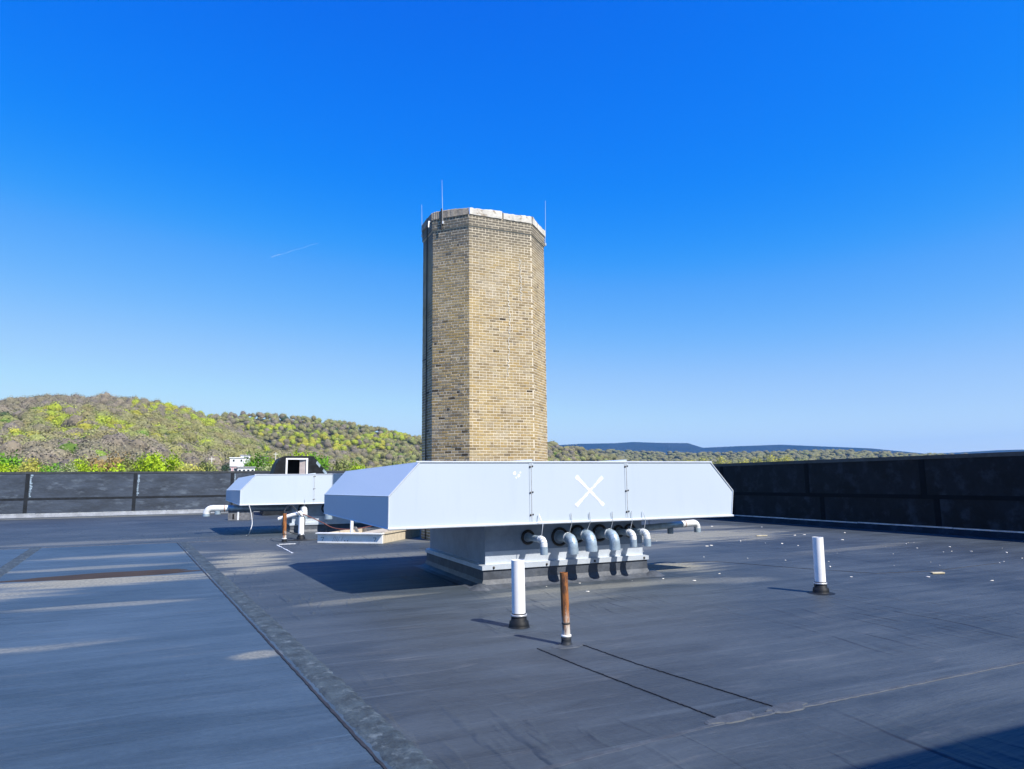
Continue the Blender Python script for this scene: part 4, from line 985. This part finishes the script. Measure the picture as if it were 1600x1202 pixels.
tp = MB().tube([(g3.x - 0.62, g3.y + 0.3, 0.60), (g3.x - 0.1, g3.y + 0.02, 0.76), (g3.x, g3.y, 0.79)], 0.06, 12).build('side_branch', MAT['pvc']); tag(tp, 'short white pipe branch slanting off the wrapped vent pipe', 'pipe')

# ------------------------------------------------------------------ scraps of debris
dr = random.Random(21)
SC = [(1105,854),(1111,853),(1100,871),(1168,873),(1196,849),(1156,846),(1222,850),(1247,853),(1188,837),(1190,824),(1242,837),(1257,836),(1308,865),(1316,844),(1227,876),(1295,878),(1297,886),(1384,855),(1419,848),(1428,848),(1416,850),(1433,857),(1395,866),(1436,868),(1474,863),(1487,862),(1518,862),(1484,855),(1566,857),(1397,884),(1454,879),(1468,884),(1562,880),(1568,878),(1450,902),(1597,873),(1573,864),(1124,897),(1085,908),(1026,846),(1036,905),(988,908),(918,925),(906,912),(854,917),(1005,862),(1112,823),(1320,833),(1550,908),(1330,902)]
chips = []
for k in range(5):
    m = MB(); n = 7; a0 = dr.uniform(0, 6)
    rg = [(math.cos(a0 + 6.283*i/n) * dr.uniform(0.6, 1.2), math.sin(a0 + 6.283*i/n) * dr.uniform(0.4, 0.9)) for i in range(n)]
    vs = [(x, y, 0) for x, y in rg] + [(x*.8, y*.8, dr.uniform(0.25, 0.6)) for x, y in rg]
    m.add(vs, [tuple(range(n))[::-1], tuple(range(n, 2*n))] + [(i, (i+1) % n, n+(i+1) % n, n+i) for i in range(n)])
    o = m.build('debris_chip', MAT['scrap']); chips.append(o.data); bpy.data.objects.remove(o)
for i, p in enumerate(SC):
    o = bpy.data.objects.new('debris_chip', chips[i % 5]); COL.objects.link(o); g_ = ground(*p)
    o.location = (g_.x, g_.y, 0.005); s = dr.uniform(0.010, 0.034) * (1.15 if g_.y > 12 else 0.75); o.scale = (s * 1.5, s * 1.2, s * 0.8); o.rotation_euler = (0, 0, dr.uniform(0, 6))
    tag(o, 'small pale chip of debris scattered on the dark roof', 'debris', 'pale debris chips on the roof')
for (px, py, L, lb) in ((1465, 897, 0.22, 'flat tan wood scrap, largest of the bits on the right of the roof'), (1190, 838, 0.32, 'long pale scrap lying near the right parapet')):
    g_ = ground(px, py); o = MB().box((-L/2, -0.035, 0.0), (L/2, 0.035, 0.025)).build('wood_scrap', MAT['scrap_t'], bevel=0.006); o.location = (g_.x, g_.y, 0.005); o.rotation_euler = (0, 0, -0.35); tag(o, lb, 'debris')

# ------------------------------------------------------------------ trees, houses beyond the parapet
def at_px(x, y, dist):
    """a place in the valley `dist` metres off; returns its xy and the height seen at that row"""
    a, t = azel(x, y); return Vector((dist * math.sin(a), dist * math.cos(a), EYE + dist * t))
TREES = {}
def tree_mesh(var, colname, n):
    key = (var, colname, n)
    if key in TREES: return TREES[key]
    col = {'lime': (0.34, 0.47, 0.02), 'green': (0.15, 0.33, 0.02), 'yellow': (0.45, 0.43, 0.09), 'olive': (0.27, 0.30, 0.09), 'rust': (0.38, 0.27, 0.10), 'pale': (0.34, 0.38, 0.17), 'dark': (0.06, 0.11, 0.06)}[colname]
    P = crown_points(n, 26); T = leaf_tris(P, 0.055)
    j = RNG.uniform(0.55, 1.4, (n, 1)); c = np.array(col) * j
    me = tri_mesh('crown', T, c); me.materials.append(MAT['leaf'])
    tr = MB(); rr = random.Random(var)
    tr.tube([(0, 0, -1.0), (0.02, 0, -0.5), (0.0, 0.02, -0.1), (0.02, 0, 0.06)], [0.06, 0.05, 0.04, 0.012], 8)
    for k in range(6):
        a = rr.uniform(0, 6.28); z0 = rr.uniform(-0.25, -0.02); tr.tube([(0, 0, z0), (0.3*math.cos(a), 0.3*math.sin(a), z0 + 0.08), (0.55*math.cos(a), 0.55*math.sin(a), z0 + 0.15)], [0.02, 0.014, 0.005], 6)
    o = tr.build('trunk', MAT['bark']); tm = o.data; bpy.data.objects.remove(o)
    TREES[key] = (me, tm); return TREES[key]
def tree(px, py_top, width_px, dist, kind, label, group=None, var=0, n=1500, flat=1.0):
    t = at_px(px, py_top, dist); z0 = float(elev(np.array([t.x]), np.array([t.y]))[0])
    rad = width_px / F_PX * dist / 2
    hgt = max(rad * 0.9, min((t.z - z0) * 0.5, rad * 1.5)) * flat
    cz = t.z - hgt * 0.86
    e = empty('tree', (t.x, t.y, z0)); tag(e, label, 'tree', group)
    cm, tm = tree_mesh(var, kind, n)
    c = link('crown', cm, None, e); c.location = (0, 0, cz - z0); c.scale = (rad / 0.95, rad / 0.95, hgt); c.rotation_euler = (0, 0, RNG.uniform(0, 6.28))
    k = link('trunk', tm, None, e); k.scale = (rad, rad, max(cz - z0, 1.0) / 1.0); k.location = (0, 0, max(cz - z0, 1.0))
ROW = 'spring trees just beyond the far parapet'
for px, pt_, wd, di, kd, lb in [
    (14, 703, 52, 175, 'green', 'rich green tree at the far left edge beyond the parapet'),
    (6, 718, 40, 150, 'lime', 'lime green bush in front of the tree at the left edge'),
    (32, 722, 36, 160, 'yellow', 'yellow flowering bush beyond the parapet near the left edge'),
    (56, 712, 36, 170, 'yellow', 'tall pale yellow tree second along the far left parapet'),
    (82, 720, 44, 165, 'green', 'dark green round bush left of the wide bright bush'),
    (104, 722, 34, 150, 'pale', 'pale whitish green bush between two green bushes'),
    (128, 716, 44, 165, 'lime', 'lime bush below the tall rust tinted tree'),
    (150, 705, 52, 190, 'rust', 'rust tinted tree with reddish new leaves at the left'),
    (122, 708, 40, 190, 'olive', 'olive green tree left of the rust tinted tree'),
    (178, 720, 60, 150, 'lime', 'wide bright green bush just over the parapet at the left'),
    (190, 703, 54, 200, 'rust', 'orange brown tree behind the wide bright bush'),
    (214, 706, 46, 170, 'olive', 'olive tree left of the tallest lime tree'),
    (248, 697, 56, 165, 'lime', 'tallest bright lime tree left of the white houses'),
    (272, 710, 46, 170, 'lime', 'lime tree leaning right beside the tallest lime tree'),
    (292, 717, 48, 160, 'yellow', 'yellowish tree at the right end of the bright row'),
    (322, 716, 44, 230, 'olive', 'thin olive tree just left of the white houses'),
    (402, 704, 44, 260, 'green', 'deep green tree standing over the white houses'),
    (430, 711, 40, 260, 'lime', 'lime tree left of the black bulkhead'),
    (420, 720, 46, 230, 'pale', 'pale green tree right of the white houses'),
    (352, 722, 15, 220, 'dark', 'small dark conifer in front of the white houses'),
    (470, 700, 50, 280, 'lime', 'lime tree directly behind the black bulkhead'),
    (498, 703, 46, 280, 'green', 'green tree over the right shoulder of the bulkhead'),
    (530, 714, 52, 250, 'olive', 'olive tree right of the black bulkhead'),
    (558, 719, 44, 240, 'lime', 'round lime bush over the near hood slope'),
    (625, 715, 50, 260, 'olive', 'olive tree over the sloping hood, left of the chimney'),
    (646, 720, 26, 250, 'lime', 'small lime tree touching the left side of the chimney')]:
    tree(px, pt_, wd, di, kd, lb, ROW, var=len(TREES) % 9, n=1700)
RROW = 'yellow green trees over the right parapet'
for px, pt_, wd, lb in [(1075, 713, 26, 'leftmost small tree of the yellow row over the right parapet'), (1102, 711, 32, 'bright yellow tree beside the corner of the near hood'), (1130, 709, 34, 'widest yellow tree of the row over the right parapet'),
                        (1160, 712, 26, 'pale yellow tree in the middle of the row over the right parapet'), (1182, 711, 26, 'pale tree right of the row middle over the right parapet'), (1207, 706, 36, 'tallest yellow tree of the row over the right parapet'), (1228, 708, 24, 'yellow tree right of the tallest of the row'), (1250, 711, 22, 'last small tree at the right end of the yellow row')]:
    tree(px, pt_, wd, 420, 'yellow' if px < 1240 else 'pale', lb, RROW, var=px % 7, n=700)

def house(px0, px1, py0, py1, dist, wall, roofm, label, flatroof=True, wins=3, depth=8):
    a, b = at_px(px0, py1, dist), at_px(px1, py1, dist); top = at_px(px0, py0, dist).z
    wdt = (b - a).xy.length; z0 = float(elev(np.array([a.x]), np.array([a.y]))[0]) - 1
    e = empty('house', (a.x, a.y, z0), math.atan2(b.y - a.y, b.x - a.x)); tag(e, label, 'house', 'small houses below the hill')
    h = top - z0
    MB().box((0, 0, 0), (wdt, depth, h)).build('wall', wall, e)
    if flatroof: MB().box((-0.3, -0.3, h), (wdt + 0.3, depth + 0.3, h + 0.35)).build('roof', roofm, e)
    else: MB().prism([(-0.4, h), (wdt / 2, h + wdt * 0.22), (wdt + 0.4, h)], 1, -0.4, depth + 0.4).build('roof', roofm, e)
    zb = max(0.4, at_px(px0, py1, dist).z - z0 + 0.2)
    for i in range(wins):
        x = wdt * (i + 0.5) / wins; f_ = MB().box((x - 0.45, -0.06, h - 1.5), (x + 0.45, -0.002, h - 0.5)).build('window', MAT['white'], e)
        MB().box((x - 0.36, -0.08, h - 1.42), (x + 0.36, -0.062, h - 0.58)).build('pane', MAT['glass'], f_)
house(359, 383, 716, 724, 300, MAT['white'], MAT['white'], 'white flat roofed house, upper left of the little group', wins=2)
house(375, 390, 712, 736, 310, MAT['white'], MAT['shingle'], 'white house with taller block behind the flat roofed house', wins=2)
house(355, 371, 729, 738, 240, MAT['pink'], MAT['white'], 'small pink house just over the parapet', wins=2)
house(371, 398, 731, 738, 235, MAT['white'], MAT['shingle'], 'long low white house just over the parapet right of the pink one', wins=4)
for px, pt_, di, lb in ((331, 714, 240, 'thin pale utility pole left of the white houses'), (431, 707, 280, 'thin pale utility pole left of the black bulkhead')):
    t = at_px(px, pt_, di); z0 = float(elev(np.array([t.x]), np.array([t.y]))[0])
    e = empty('utility_pole', (t.x, t.y, z0)); tag(e, lb, 'pole', 'utility poles below the hill')
    MB().tube([(0, 0, -0.5), (0, 0, t.z - z0)], [0.2, 0.13], 8).build('post', MAT['scrap'], e)
    MB().box((-0.9, -0.08, t.z - z0 - 0.8), (0.9, 0.08, t.z - z0 - 0.6)).build('cross_arm', MAT['scrap'], e)

# ------------------------------------------------------------------ vapour trail
p0, p1 = at_px(424, 402, 24000), at_px(497, 380, 26000)
cm_, ct, cp = newmat('vapour'); 
tr_ = N(ct, 'ShaderNodeBsdfTransparent'); mx = N(ct, 'ShaderNodeMixShader')
df = N(ct, 'ShaderNodeBsdfDiffuse'); df.inputs[0].default_value = (0.9, 0.9, 0.9, 1)
gn = noise(ct, coords(ct), 0.004, 4, 0.6)
ct.links.new(rampv(ct, gn, 0.2, 0.9, 0.01, 0.08), mx.inputs[0]); ct.links.new(tr_.outputs[0], mx.inputs[1]); ct.links.new(df.outputs[0], mx.inputs[2])
ct.links.new(mx.outputs[0], ct.nodes['Material Output'].inputs[0])
con = MB().tube([p0.lerp(p1, i / 10) + Vector((0, 0, 12 * math.sin(i * 1.7))) for i in range(11)], [22 - 1.6 * i for i in range(11)], 8).build('vapour_trail', cm_)
tag(con, 'faint white vapour trail in the blue sky left of the chimney', 'vapour trail')
